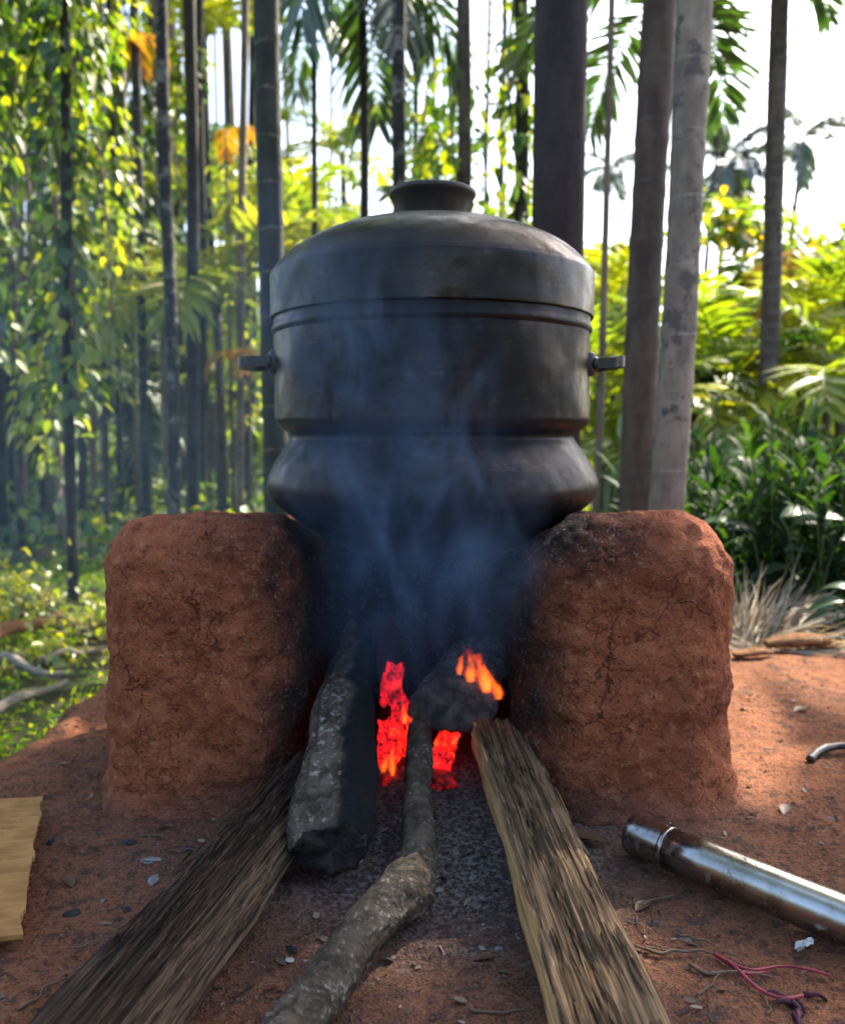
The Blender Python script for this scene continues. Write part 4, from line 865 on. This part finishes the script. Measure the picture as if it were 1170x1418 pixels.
# withered orange fronds hanging in the bright side
for k, (u, v, Y, sc_, az, lab) in enumerate(((1050, 430, 7.4, .55, 3.3, 'withered orange frond hanging by the leaning ringed trunk'), (1120, 365, 7.6, .5, 2.6, 'withered yellow orange frond high beside the leaning ringed trunk'), (345, 495, 7.2, .35, 3.5, 'withered orange yellow frond by the pot handle'), (312, 180, 8.2, .35, .5, 'small withered orange frond high among the dark trunks'), (170, 55, 7.4, .35, .2, 'withered orange leaf spray near the picture top'))):
    c_ = P(u, v, Y); zb = gz(c_.x, Y); th = thing('withered_palm', lab, 'palm', (c_.x, Y, zb))
    V, f = tube([(0, 0, 0), (0, 0, (c_.z - zb) * .6), (0, 0, c_.z - zb)], (.02, .016, .01), 7); obj('stem', mesh('stem', V, f, (T_POLE,)), th)
    m_ = frond_mesh('withered_frond', 1.3, .6, 2.2, 24, .45, .07, M_ORF, .7, .1, 300 + k)
    for j in range(2):
        o = obj('withered_frond', m_, th, (0, 0, c_.z - zb), (0, 0, az + j * 1.3)); o.scale = (sc_,) * 3

# ------------------------------------------------------------------ pepper vines and creepers: leaves round a trunk
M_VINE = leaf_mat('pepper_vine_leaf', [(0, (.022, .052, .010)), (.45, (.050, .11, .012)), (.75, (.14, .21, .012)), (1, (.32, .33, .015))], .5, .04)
M_VINEY = leaf_mat('sun_tinted_vine_leaf', [(0, (.06, .12, .012)), (.5, (.18, .25, .015)), (1, (.38, .36, .022))], .55, .07)  # brighter copy of the vine leaf, sunlight put into its colour
def vine(label, u0, u6, Y, vtop, vbot, width, n, size, mat=M_VINE, name='pepper_vine', group=None, lump=1.0):
    a, b = P(u6, 600, Y), P(u0, 0, Y); z1 = P(u0, vtop, Y).z; z0_ = P(u6, vbot, Y).z
    sl = (b.x - a.x) / (b.z - a.z); base = Vector((a.x + sl * (z0_ - a.z), Y, z0_)); s = rng.random(n * 3)
    env = .55 + .6 * vn(np.stack([s * (z1 - z0_) * 1.6 * lump, 0 * s + u0, 0 * s], -1), 5); keep = rng.random(n * 3) < np.clip(env, .12, 1); s = s[keep][:n]; n = len(s); env = env[keep][:n]
    th_ = rng.uniform(0, 2 * math.pi, n); rr = width * np.clip(.4 + .7 * env, .3, 1.2) * rng.uniform(.25, 1, n) ** .6
    z = s * (z1 - z0_); p = np.stack([sl * z + rr * np.cos(th_), rr * np.sin(th_), z], -1)
    D = np.stack([np.cos(th_) * .7, np.sin(th_) * .7, -1 + .5 * rng.normal(size=n)], -1) + .45 * rand_dirs(n); N = np.stack([np.cos(th_), np.sin(th_), .8 + 0 * th_], -1) + .6 * rand_dirs(n)
    L = size * rng.uniform(.6, 1.3, n)
    root = thing(name, label, 'vine', base, group)
    f = obj('leaves', leaf_mesh('leaves', p, D, N, L, L * .68, mat, PROF_LEAF, .25, .18), root); f['kind'] = 'stuff'
    pts = smooth_path([(0.06, -.05, 0), (sl * z1 * .0 + .02, .07, (z1 - z0_) * .33), (sl * (z1 - z0_) * .66 - .06, -.05, (z1 - z0_) * .66), (sl * (z1 - z0_), .03, (z1 - z0_))], 40)
    V, f = tube(pts, .012, 6); obj('stem', mesh('stem', V, f, (T_POLE,)), root)
vine('pepper vine climbing the foremost slim trunk at the left edge', 88, 97, 4.85, -120, 560, .20, 620, .078)
vine('dense vine curtain at the top left corner of the picture', 30, 40, 6.2, -150, 430, .46, 1000, .085)
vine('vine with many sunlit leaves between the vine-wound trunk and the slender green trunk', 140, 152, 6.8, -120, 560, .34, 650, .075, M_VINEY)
vine('dark leafy vine behind the slender green trunk', 178, 192, 9.3, -80, 470, .40, 800, .10)
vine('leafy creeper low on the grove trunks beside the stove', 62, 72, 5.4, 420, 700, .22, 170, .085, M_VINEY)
vine('sparse creeper behind the blackest trunk', 250, 256, 9.0, 60, 460, .3, 400, .09)
vine('leafy dark vine at the far left edge', -30, -20, 5.0, -120, 520, .36, 800, .08)
vine('loose creeper around the grey brown trunk beyond the knob', 636, 640, 6.0, 60, 420, .30, 170, .075, M_VINE, lump=1.8)
vine('creeper hanging on the dark trunk against the post', 716, 714, 6.1, -60, 420, .17, 260, .075)
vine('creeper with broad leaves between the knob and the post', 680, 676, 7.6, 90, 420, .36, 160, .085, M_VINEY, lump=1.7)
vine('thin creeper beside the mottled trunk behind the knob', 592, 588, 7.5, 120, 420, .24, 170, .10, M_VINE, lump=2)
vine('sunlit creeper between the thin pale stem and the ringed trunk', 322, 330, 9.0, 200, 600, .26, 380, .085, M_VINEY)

# ------------------------------------------------------------------ broadleaf tree with yellowing leaves on the bright side
M_YTREE = leaf_mat('yellowing_leaf', [(0, (.05, .11, .014)), (.45, (.13, .20, .016)), (.75, (.32, .30, .02)), (1, (.50, .32, .02))], .55, .07)
def bush_tree(label, base, limbs, nper, size, spread, mat, r0=.05, name='broadleaf_tree', prof=PROF_LEAF, cat='tree'):
    th = thing(name, label, cat, base); parts = []; C = []
    for pts, r in limbs:
        W = smooth_path([np.array(p) - np.array(base) for p in pts], 26); parts.append(tube(W, np.linspace(r, r * .25, 26), 8, True, .1, 3, 6))
        for k in range(10, 26): C.append(W[k])
    V, f = merge(parts); obj('trunk', mesh('trunk', V, f, (T_MID,)), th)
    C = np.array(C); i = rng.integers(len(C), size=nper); cl = .6 * rand_dirs(nper // 12 + 1)[rng.integers(nper // 12 + 1, size=nper)]
    p = C[i] + spread * (cl + .55 * rng.normal(size=(nper, 3)) * [1, 1, .7]) * .6; D = rand_dirs(nper) + [0, 0, -.35]; N = rand_dirs(nper) * .8 + [0, 0, .9]
    L = size * rng.uniform(.6, 1.3, nper); cr = obj('crown', leaf_mesh('crown', p, D, N, L, L * .42, mat, prof, .2, .15), th); cr['kind'] = 'stuff'
def Pt(u, v, Y): return tuple(P(u, v, Y))
b0 = P(1215, 600, 8.5); b0.z = gz(b0.x, 8.5) - .02
bush_tree('broadleaf tree with yellowing leaves around the leaning ringed trunk', b0, [((tuple(b0), Pt(1190, 520, 8.5), Pt(1120, 430, 8.4), Pt(1010, 390, 8.3)), .06), ((Pt(1190, 520, 8.5), Pt(1150, 400, 8.6), Pt(1050, 330, 8.5), Pt(985, 300, 8.5)), .045), ((Pt(1195, 500, 8.5), Pt(1190, 400, 8.5), Pt(1160, 340, 8.4)), .045), ((Pt(1180, 520, 8.5), Pt(1110, 480, 8.3), Pt(1030, 470, 8.1)), .04)], 1500, .17, .34, M_YTREE)
b0 = P(860, 600, 11); b0.z = gz(b0.x, 11) - .02
bush_tree('small bright green tree seen between the pole-like stem and the close pair', b0, [((tuple(b0), Pt(850, 460, 11), Pt(835, 390, 11)), .06), ((Pt(850, 500, 11), Pt(875, 430, 11)), .04)], 520, .2, .45, M_VINEY)
b0 = P(720, 600, 12); b0.z = gz(b0.x, 12) - .02
bush_tree('bushy green tree behind the lid and the dark post', b0, [((tuple(b0), Pt(700, 380, 12), Pt(690, 310, 12)), .08), ((Pt(705, 420, 12), Pt(640, 330, 12)), .05), ((Pt(705, 420, 12), Pt(735, 270, 12)), .05)], 600, .2, .55, M_VINEY)
b0 = P(405, 600, 15); b0.z = gz(b0.x, 15) - .02
bush_tree('round green tree in the gap beside the thick ringed trunk', b0, [((tuple(b0), Pt(410, 380, 15), Pt(405, 290, 15)), .08), ((Pt(410, 400, 15), Pt(450, 310, 15)), .05)], 800, .22, .62, M_VINEY)

# ------------------------------------------------------------------ dark shrubs on the right: upright lance leaves, broad leaves below
M_GIN = leaf_mat('dark_upright_leaf', [(0, (.012, .034, .012)), (.6, (.024, .060, .016)), (1, (.060, .12, .020))], .36, .02, (1.5, 1.7, .45), .55)
M_BROAD = leaf_mat('broad_grey_green_leaf', [(0, (.035, .075, .040)), (1, (.06, .115, .055))], .3, .05, (1.3, 1.5, .6), .3)
def ginger(label, u, Y, vtop, ns, spread, lean=0):
    c_ = P(u, 760, Y); zb = gz(c_.x, Y); H = P(u, vtop, Y).z - zb; th = thing('leafy_shrub', label, 'shrub', (c_.x, Y, zb), 'dark upright shrubs beside the clearing')
    Pb, D, N, L, W, st_ = [], [], [], [], [], []
    for k in range(ns):
        bx, by = rng.normal(size=2) * spread * .5; h = H * rng.uniform(.6, 1.05); tx, ty = bx * 1.5 + rng.normal() * .12 + lean * h, by * 1.5 + rng.normal() * .12
        pa = np.array([[bx, by, 0], [(bx + tx) / 2 - .02, (by + ty) / 2, h * .55], [tx, ty, h]]); W_ = smooth_path(pa, 12); st_.append(tube(W_, np.linspace(.009, .003, 12), 5))
        for j in range(16):
            s = .16 + .84 * j / 15; q_ = W_[min(11, int(s * 11))]; ang = (j % 2) * math.pi + k * 1.3 + rng.normal() * .35
            Pb.append(q_); D.append([math.cos(ang) * .75, math.sin(ang) * .75, .95 + .2 * rng.normal()]); N.append([-math.cos(ang), -math.sin(ang), .8]); L.append(rng.uniform(.17, .30)); W.append(rng.uniform(.028, .045))
    f = obj('leaves', leaf_mesh('leaves', np.array(Pb), np.array(D), np.array(N), np.array(L), np.array(W), M_GIN, PROF_LANCE, .35, .12), th); f['kind'] = 'stuff'
    V, f = merge(st_); obj('stems', mesh('stems', V, f, (M_RACHIS,)), th)['kind'] = 'stuff'
SLAB = ['shrub of lance leaves squeezed against the pale grey trunk', 'dark lance leaved shrub right of the pale grey trunk', 'tallest dark lance leaved shrub under the leaning ringed trunk', 'dark lance leaved shrub right of the leaning ringed trunk', 'dark lance leaved shrub at the right edge, behind the others', 'dark lance leaved shrub in front, above the standing dry frond', 'dark lance leaved shrub in front, middle of the row', 'dark lance leaved shrub in front at the right edge', 'lance leaved shrub mostly beyond the right edge', 'farthest lance leaved shrub, lighter, behind the one by the grey trunk']
for ks, (u, Y, vt, ns, sp) in enumerate(((965, 4.6, 640, 12, .22), (1010, 4.1, 600, 20, .34), (1075, 4.3, 575, 24, .40), (1135, 3.9, 590, 22, .36), (1190, 4.2, 560, 22, .42), (1040, 3.6, 660, 16, .30), (1110, 3.5, 650, 16, .30), (1180, 3.5, 640, 16, .30), (1245, 4.0, 580, 22, .45), (1000, 5.2, 590, 16, .4))):
    ginger(SLAB[ks], u, Y, vt, ns, sp)
def broad(label, u, v, Y, leaves):
    c_ = P(u, v, Y); zb = gz(c_.x, Y); th = thing('broad_leaf_plant', label, 'plant', (c_.x, Y, zb))
    for k, (lu, lv, Lr, az, pitch) in enumerate(leaves):
        p = P(lu, lv, Y) - Vector((c_.x, Y, zb)); p.y += rng.uniform(-.15, .1); D = np.array([[math.cos(az), math.sin(az) * .6, pitch]]); Vb, q_, per = blades(np.array([tuple(p)]), D, np.array([[.1, -.45, 1.0]]), np.array([Lr]), np.array([Lr * .42]), ((0, .08), (.1, .5), (.28, .92), (.48, 1), (.7, .8), (.87, .42), (1, .02)), .35, .12, .2)
        Vt, ft = tube(smooth_path([(0, 0, 0), (p.x * .6, p.y * .6, p.z * .8), tuple(p)], 10), .005, 5); V, f = merge([(Vb, q_), (Vt, ft)])
        obj('leaf', mesh('leaf', V, f, (M_BROAD,), np.full(sum(len(x) for x in f), rng.random())), th)
broad('broad grey green leaves low in front of the dark shrubs', 1010, 800, 3.35, [(1000, 735, .22, .1, .1), (1010, 760, .19, .5, -.1), (1030, 770, .18, 2.8, .05), (1015, 725, .16, 2.5, .2), (995, 780, .16, 3.3, -.1), (1060, 790, .14, .3, -.1)])
broad('broad dark leaves at the picture edge in front of the dark shrubs', 1120, 800, 3.3, [(1080, 715, .20, .25, .25), (1110, 725, .20, .1, .05), (1090, 760, .18, .15, -.05), (1140, 740, .2, .2, .05), (1150, 775, .18, .4, -.1), (1105, 790, .15, 2.9, -.1), (1170, 720, .2, 2.7, .15)])
broad('low bright green leaves at the picture edge by the dry fronds', 1175, 850, 2.95, [(1165, 830, .13, 2.9, .0), (1170, 845, .12, 3.4, -.2), (1175, 815, .12, 2.4, .3)])
# banana-like leaves catching the light behind the trunk pair
M_BAN = leaf_mat('sunlit_broad_blade', [(0, (.14, .22, .016)), (1, (.26, .30, .02))], .6, .10, (1.4, 1.5, .5))
for k, (u, v, Y, lv) in enumerate(((838, 640, 5.4, [(838, 660, .5, .5, .5), (845, 640, .5, 2.6, .6), (850, 690, .45, .2, .25), (820, 690, .4, 2.9, .3), (860, 610, .5, 1.2, 1.0)]), (975, 650, 5.0, [(965, 700, .4, 2.4, .5), (970, 690, .45, .6, .6), (955, 660, .45, 1.9, .9), (985, 650, .4, .4, .8)]))):
    c_ = P(u, 730, Y); zb = gz(c_.x, Y); th = thing('banana_plant', ('sunlit broad bladed plant seen between the pot and the close pair', 'sunlit broad bladed plant just beside the pale grey trunk')[k], 'plant', (c_.x, Y, zb))
    for (lu, lv_, Lr, az, pitch) in lv:
        p = P(lu, lv_, Y) - Vector((c_.x, Y, zb)); Vb, q_, per = blades(np.array([tuple(p)]), np.array([[math.cos(az), math.sin(az) * .5, pitch]]), np.array([[.1, -.6, .8]]), np.array([Lr]), np.array([Lr * .26]), ((0, .1), (.1, .7), (.4, 1), (.7, .9), (.9, .5), (1, .05)), .5, .15, .1)
        Vt, ft = tube([(0, 0, 0), tuple(p * .6), tuple(p)], .012, 6); V, f = merge([(Vb, q_), (Vt, ft)]); obj('leaf', mesh('leaf', V, f, (M_BAN,), np.full(sum(len(x) for x in f), rng.random())), th)
# dry fronds piled at the clearing's edge
for k, (u, v, Y, az, el, Ls_, ns, lab) in enumerate(((1030, 905, 2.84, 1.1, .62, .38, 120, 'dry straw frond standing up out of the pile beside the stove'), (1075, 905, 2.80, 3.0, .14, .45, 150, 'dry straw frond lying flat at the clearing edge behind the orange brown sheath'), (1030, 905, 2.88, .65, .38, .52, 150, 'dry straw frond fanning up towards the dark shrubs'), (1200, 895, 2.92, 2.9, .16, .55, 150, 'dry straw frond pointing from the picture edge back to the stove'), (1060, 900, 2.76, -.1, .10, .40, 120, 'dry straw frond trailing along the ground under the others'))):
    c_ = P(u, v, Y); d0 = np.array([math.cos(az) * math.cos(el), math.sin(az) * math.cos(el), math.sin(el)]); b_ = .03 * rng.normal(size=(ns, 3)) * [1, 1, .5] + rng.random((ns, 1)) * d0 * Ls_ * .35
    V, q_, per = blades(b_, d0 + .20 * rng.normal(size=(ns, 3)), rand_dirs(ns) + [0, -.6, .6], Ls_ * rng.uniform(.5, 1.1, ns), rng.uniform(.004, .009, ns), ((0, .8), (.3, 1), (.65, .7), (1, .05)), rng.uniform(.0, .5, ns), .25, .12)
    Vt, ft = tube(smooth_path([(0, 0, 0), tuple(d0 * Ls_ * .5), tuple(d0 * Ls_ - np.array([0, 0, .05]))], 14), np.linspace(.009, .003, 14), 6); rn = np.repeat(rng.random(ns), per); V, f = merge([(V, q_), (Vt, ft)])
    thing('dry_frond', lab, 'palm frond', (c_.x, Y, max(gz(c_.x, Y), -.1) + .03), None, mesh('dry_frond', V, f, (M_DRY,), np.concatenate([rn, np.full(sum(len(x) for x in f) - len(rn), .4)])))
M_HUSK = mat_wood('fallen_husk', (.16, .07, .03), (.34, .16, .07), (.45, .26, .13), 1.0)
for (u0, v0, u1, v1, Y0, Y1, r, lab) in ((1060, 888, 1165, 882, 2.72, 2.72, .035, 'curled orange brown palm sheath lying in front of the dry fronds'), (1015, 930, 1070, 915, 2.62, 2.66, .02, 'short piece of dry sheath lying beside the stove on the sunlit earth')):
    a, b = P(u0, v0, Y0), P(u1, v1, Y1); a.z = gz(a.x, a.y) + r * .6; b.z = gz(b.x, b.y) + r * .6
    V, f = tube(smooth_path([a, (a + b) / 2 + Vector((0, 0, r * .5)), b], 30), r * np.sin(np.linspace(.5, 2.8, 30)), 14, True, .2, 6, 20); V[:, 2] = (V[:, 2] - a.z) * .6 + a.z
    thing('palm_sheath', lab, 'palm sheath', me=mesh('palm_sheath', V, f, (M_HUSK,)))

# ------------------------------------------------------------------ low green growth and fallen wood on the left
M_COVER = leaf_mat('ground_cover_leaf', [(0, (.08, .20, .012)), (.5, (.20, .36, .014)), (.85, (.38, .44, .016)), (1, (.50, .46, .02))], .45, .01)
def cover(name, label, n, fx, fy, size, hmax, mat):
    x, y = fx(n), fy(n); k = (plat_d(x, y) > .06) & (vn(np.stack([x * 1.3, y * 1.3, 0 * x], -1), 66) + .5 * vn(np.stack([x * 4, y * 4, 0 * x], -1), 67) > rng.uniform(-1.0, .55, n)); x, y = x[k], y[k]; n = len(x)
    z = gh(x, y) + hmax * rng.random(n) ** 1.6; D = rand_dirs(n) + [0, 0, .35]; N = rand_dirs(n) * .5 + [0, 0, 1]; L = size * rng.uniform(.5, 1.35, n)
    o = obj(name, leaf_mesh(name, np.stack([x, y, z], -1), D, N, L, L * .5, mat, PROF_SMALL, .3, .15), kind='stuff'); o['label'] = label
cover('ground_cover', 'sunlit low green leaves covering the lower ground', 62000, lambda n: rng.uniform(-3.4, -.8, n), lambda n: 1.2 + 5.0 * rng.random(n) ** 1.3, .034, .07, M_COVER)
cover('undergrowth', 'mixed low plants carpeting the ground under the grove', 26000, lambda n: rng.uniform(-11, 9, n), lambda n: 5.6 + 11 * rng.random(n), .16, .40, M_VINE)
M_SHR = leaf_mat('bright_shrub_leaf', [(0, (.10, .17, .014)), (.6, (.24, .28, .018)), (1, (.44, .36, .02))], .5, .07)
for (u, v, Y, w, h, n, lab) in ((20, 790, 4.4, .22, .34, 340, 'bright yellow green shrub at the left edge above the fallen wood'), (-40, 760, 4.2, .3, .5, 360, 'yellow leaved shrub cut by the left edge'), (125, 800, 4.2, .18, .22, 200, 'low yellow green plant at the foot of the vine-wound trunk'), (60, 830, 3.6, .16, .12, 140, 'small sunlit plant between the fallen branches and the vine-wound trunk')):
    c_ = P(u, v, Y); zb = gz(c_.x, Y); th = thing('low_shrub', lab, 'shrub', (c_.x, Y, zb)); p = rng.normal(size=(n, 3)) * [w * .6, w * .6, h * .22] + [0, 0, h * .4]; p[:, 2] = np.abs(p[:, 2])
    L = .05 * rng.uniform(.6, 1.3, n); obj('leaves', leaf_mesh('leaves', p, rand_dirs(n), rand_dirs(n) * .7 + [0, 0, 1], L, L * .5, M_SHR, PROF_LEAF, .2, .15), th)['kind'] = 'stuff'
    V, f = merge([tube([(0, 0, 0), tuple(q_ * .6), tuple(q_)], .006, 5) for q_ in p[:14]]); obj('stems', mesh('stems', V, f, (T_POLE,)), th)['kind'] = 'stuff'
M_PALEW = mat_wood('pale_dead_wood', (.20, .17, .13), (.38, .33, .27), (.52, .47, .40), 1.0)
for (u0, v0, u1, v1, r, m_, lab) in ((-30, 918, 98, 926, .022, M_PALEW, 'pale crooked dead branch lying in the green cover'), (-30, 1000, 92, 940, .020, M_PALEW, 'straight grey pole lying aslant on the lower ground'), (-40, 805, 60, 792, .026, M_PALEW, 'pale stick lying farther back at the left edge'), (-40, 900, 78, 852, .04, M_HUSK, 'orange brown dry sheath lying in the green cover'), (60, 915, 140, 888, .012, M_PALEW, 'thin dead stick beside the mud stove on the lower ground')):
    a, b = G(u0, v0, FLOOR + .06), G(u1, v1, FLOOR + .06); n_ = 40; s = np.linspace(0, 1, n_)
    a.z = gz(a.x, a.y) + r + .03; b.z = gz(b.x, b.y) + r + .03; W = np.array(a)[None] * (1 - s)[:, None] + np.array(b)[None] * s[:, None]; W[:, 2] += .02 * np.sin(s * 5); W[:, 1] += .04 * np.sin(s * 7) * (r != .020)
    V, f = tube(W, r * (1 - .35 * s), 12, True, .15, 5, 12); thing('dead_branch' if m_ is M_PALEW else 'palm_sheath', lab, 'branch' if m_ is M_PALEW else 'palm sheath', me=mesh('dead_branch', V, f, (m_,)))
# far wood closing the view
M_FAR = leaf_mat('far_wood_leaf', [(0, (.030, .062, .020)), (.5, (.07, .125, .022)), (.85, (.18, .23, .022)), (1, (.30, .29, .03))], .5, .05)
n = 60000; Y = rng.uniform(13, 46, n); uu = rng.uniform(-160, 1330, n); k = .5 + .5 * vn(np.stack([uu / 70, Y / 8, 0 * uu], -1), 71) + .25 * vn(np.stack([uu / 22, Y / 3, 0 * uu], -1), 72)
top_v = np.interp(uu, [-160, 230, 330, 400, 560, 720, 820, 960, 1060, 1330], [260, 310, 420, 390, 390, 360, 470, 500, 450, 400]) + 90 * (1 - np.clip(k, 0, 1))
x = (uu - CU) / F * Y; zt = CAMH + Y * np.tan(np.arctan((CV - top_v) / F) - PITCH); zb = gh(x, Y); z = zb + (np.maximum(zt, 1.0) - zb) * rng.random(n) ** .8
dens = np.clip(.35 + .9 * vn(np.stack([x / 1.6, Y / 1.6, z / 1.3], -1), 73) + .4, .05, 1); kp = rng.random(n) < dens; p = np.stack([x, Y, z], -1)[kp]; n = len(p); L = rng.uniform(.22, .55, n)
o = obj('far_wood', leaf_mesh('far_wood', p, rand_dirs(n) + [0, 0, -.3], rand_dirs(n) + [0, 0, .6], L, L * .4, M_FAR, PROF_SMALL, .3, .0), kind='stuff'); o['label'] = 'hazy green wood closing the view behind the grove'

# the grove goes on behind and beside the camera
n = 12000; an = rng.uniform(R(95), R(265), n); rad = rng.uniform(6.0, 14, n); x = rad * np.sin(an) * 1.0; y = rad * np.cos(an); top = 2.8 + 1.2 * vn(np.stack([x / 1.5, y / 1.5, 0 * x], -1), 81); z = FLOOR + top * rng.random(n) ** .9
L = rng.uniform(.25, .55, n); o = obj('surrounding_wood', leaf_mesh('surrounding_wood', np.stack([x, y, z], -1), rand_dirs(n) + [0, 0, -.3], rand_dirs(n) + [0, 0, .6], L, L * .45, M_FAR, PROF_SMALL, .3, .0), kind='stuff'); o['label'] = 'leafy grove continuing behind the clearing'
HAZE = 0.0

# ------------------------------------------------------------------ smoke rising from the fire mouth, drifting past the pot
def smoke_box(name, lo, hi, ctl, dens, label):
    """ctl: list of (z, x, y, rx, ry, strength) along the rising plume"""
    t = NT(name); co = t.coord(); x, y, z = t.xyz(co)
    def curve(idx):
        z0_, z1 = ctl[0][0], ctl[-1][0]; vals = [c[idx] for c in ctl]; a, b = min(vals), max(vals)
        r = t.ramp(t.math('DIVIDE', t.math('SUBTRACT', z, z0_), z1 - z0_), [((c[0] - z0_) / (z1 - z0_), (c[idx] - a) / (b - a + 1e-6)) for c in ctl])
        return t.math('ADD', t.math('MULTIPLY', r, b - a + 1e-6), a)
    nz = t.add('ShaderNodeTexNoise'); t.link(co, nz.inputs['Vector']); nz.inputs['Scale'].default_value = 5; nz.inputs['Detail'].default_value = 2
    nx_ = t.xyz(nz.outputs['Color'])
    xx = t.math('ADD', x, t.math('MULTIPLY', t.math('SUBTRACT', nx_[0], .5), .26)); yy = t.math('ADD', y, t.math('MULTIPLY', t.math('SUBTRACT', nx_[1], .5), .16))
    dx = t.math('DIVIDE', t.math('SUBTRACT', xx, curve(1)), curve(3)); dy = t.math('DIVIDE', t.math('SUBTRACT', yy, curve(2)), curve(4))
    rr = t.math('SQRT', t.math('ADD', t.math('MULTIPLY', dx, dx), t.math('MULTIPLY', dy, dy)))
    body = t.range(rr, 1.0, .1)
    wisp = t.noise(t.coord((1, 1, .5)), 8, 5, .6, 2.2)
    d = t.math('MULTIPLY', t.math('MULTIPLY', body, t.range(wisp, .44, .64, .06, 1.0)), t.math('MULTIPLY', curve(5), dens))
    v = t.add('ShaderNodeVolumePrincipled'); v.inputs['Color'].default_value = (.32, .54, .90, 1); t.link(d, v.inputs['Density']); v.inputs['Anisotropy'].default_value = .25
    t.link(v.outputs[0], t.out.inputs['Volume'])
    lo, hi = np.array(lo), np.array(hi); c = np.array([[i, j, k] for i in (0, 1) for j in (0, 1) for k in (0, 1)], float)
    f = np.array([[0, 1, 3, 2], [4, 6, 7, 5], [0, 4, 5, 1], [2, 3, 7, 6], [0, 2, 6, 4], [1, 5, 7, 3]])
    o = obj(name, mesh(name, lo + c * (hi - lo), f, (t.m,), smooth=False), kind='stuff'); o['label'] = label
smoke_box('smoke', (-.62, 1.18, .10), (.40, 1.90, 1.15),
          [(.10, -.02, 1.66, .24, .28, .0), (.22, -.02, 1.66, .24, .28, .12), (.36, -.01, 1.60, .25, .30, 1.0), (.50, -.01, 1.50, .27, .26, 1.0), (.66, -.03, 1.44, .30, .20, .9), (.82, -.10, 1.42, .30, .18, .8), (1.0, -.20, 1.40, .26, .17, .5), (1.15, -.30, 1.36, .2, .14, .0)],
          1.9, 'thin blue wood smoke curling out of the fire mouth up past the pot')
# haze hanging through the grove
t = NT('grove_haze'); v = t.add('ShaderNodeVolumePrincipled'); v.inputs['Color'].default_value = (.80, .88, 1.0, 1); v.inputs['Density'].default_value = HAZE; v.inputs['Anisotropy'].default_value = .3
t.link(v.outputs[0], t.out.inputs['Volume'])
lo, hi = np.array([-95, -35, -1.6]), np.array([95, 125, 14.5]); c = np.array([[i, j, k] for i in (0, 1) for j in (0, 1) for k in (0, 1)], float)
f = np.array([[0, 1, 3, 2], [4, 6, 7, 5], [0, 4, 5, 1], [2, 3, 7, 6], [0, 2, 6, 4], [1, 5, 7, 3]])
if HAZE > 0: obj('haze', mesh('haze', lo + c * (hi - lo), f, (t.m,), smooth=False), kind='stuff')
smoke_box('smoke', (-4.2, 2.45, -.45), (-.15, 6.6, 2.3), [(-.45, -2.0, 4.4, 2.4, 2.2, .5), (.5, -1.9, 4.4, 2.4, 2.2, 1.0), (1.2, -1.9, 4.4, 2.4, 2.2, .7), (2.3, -1.9, 4.4, 2.2, 2.2, .0)], .075, 'pale blue smoke drifting low among the grove trunks behind the stove')
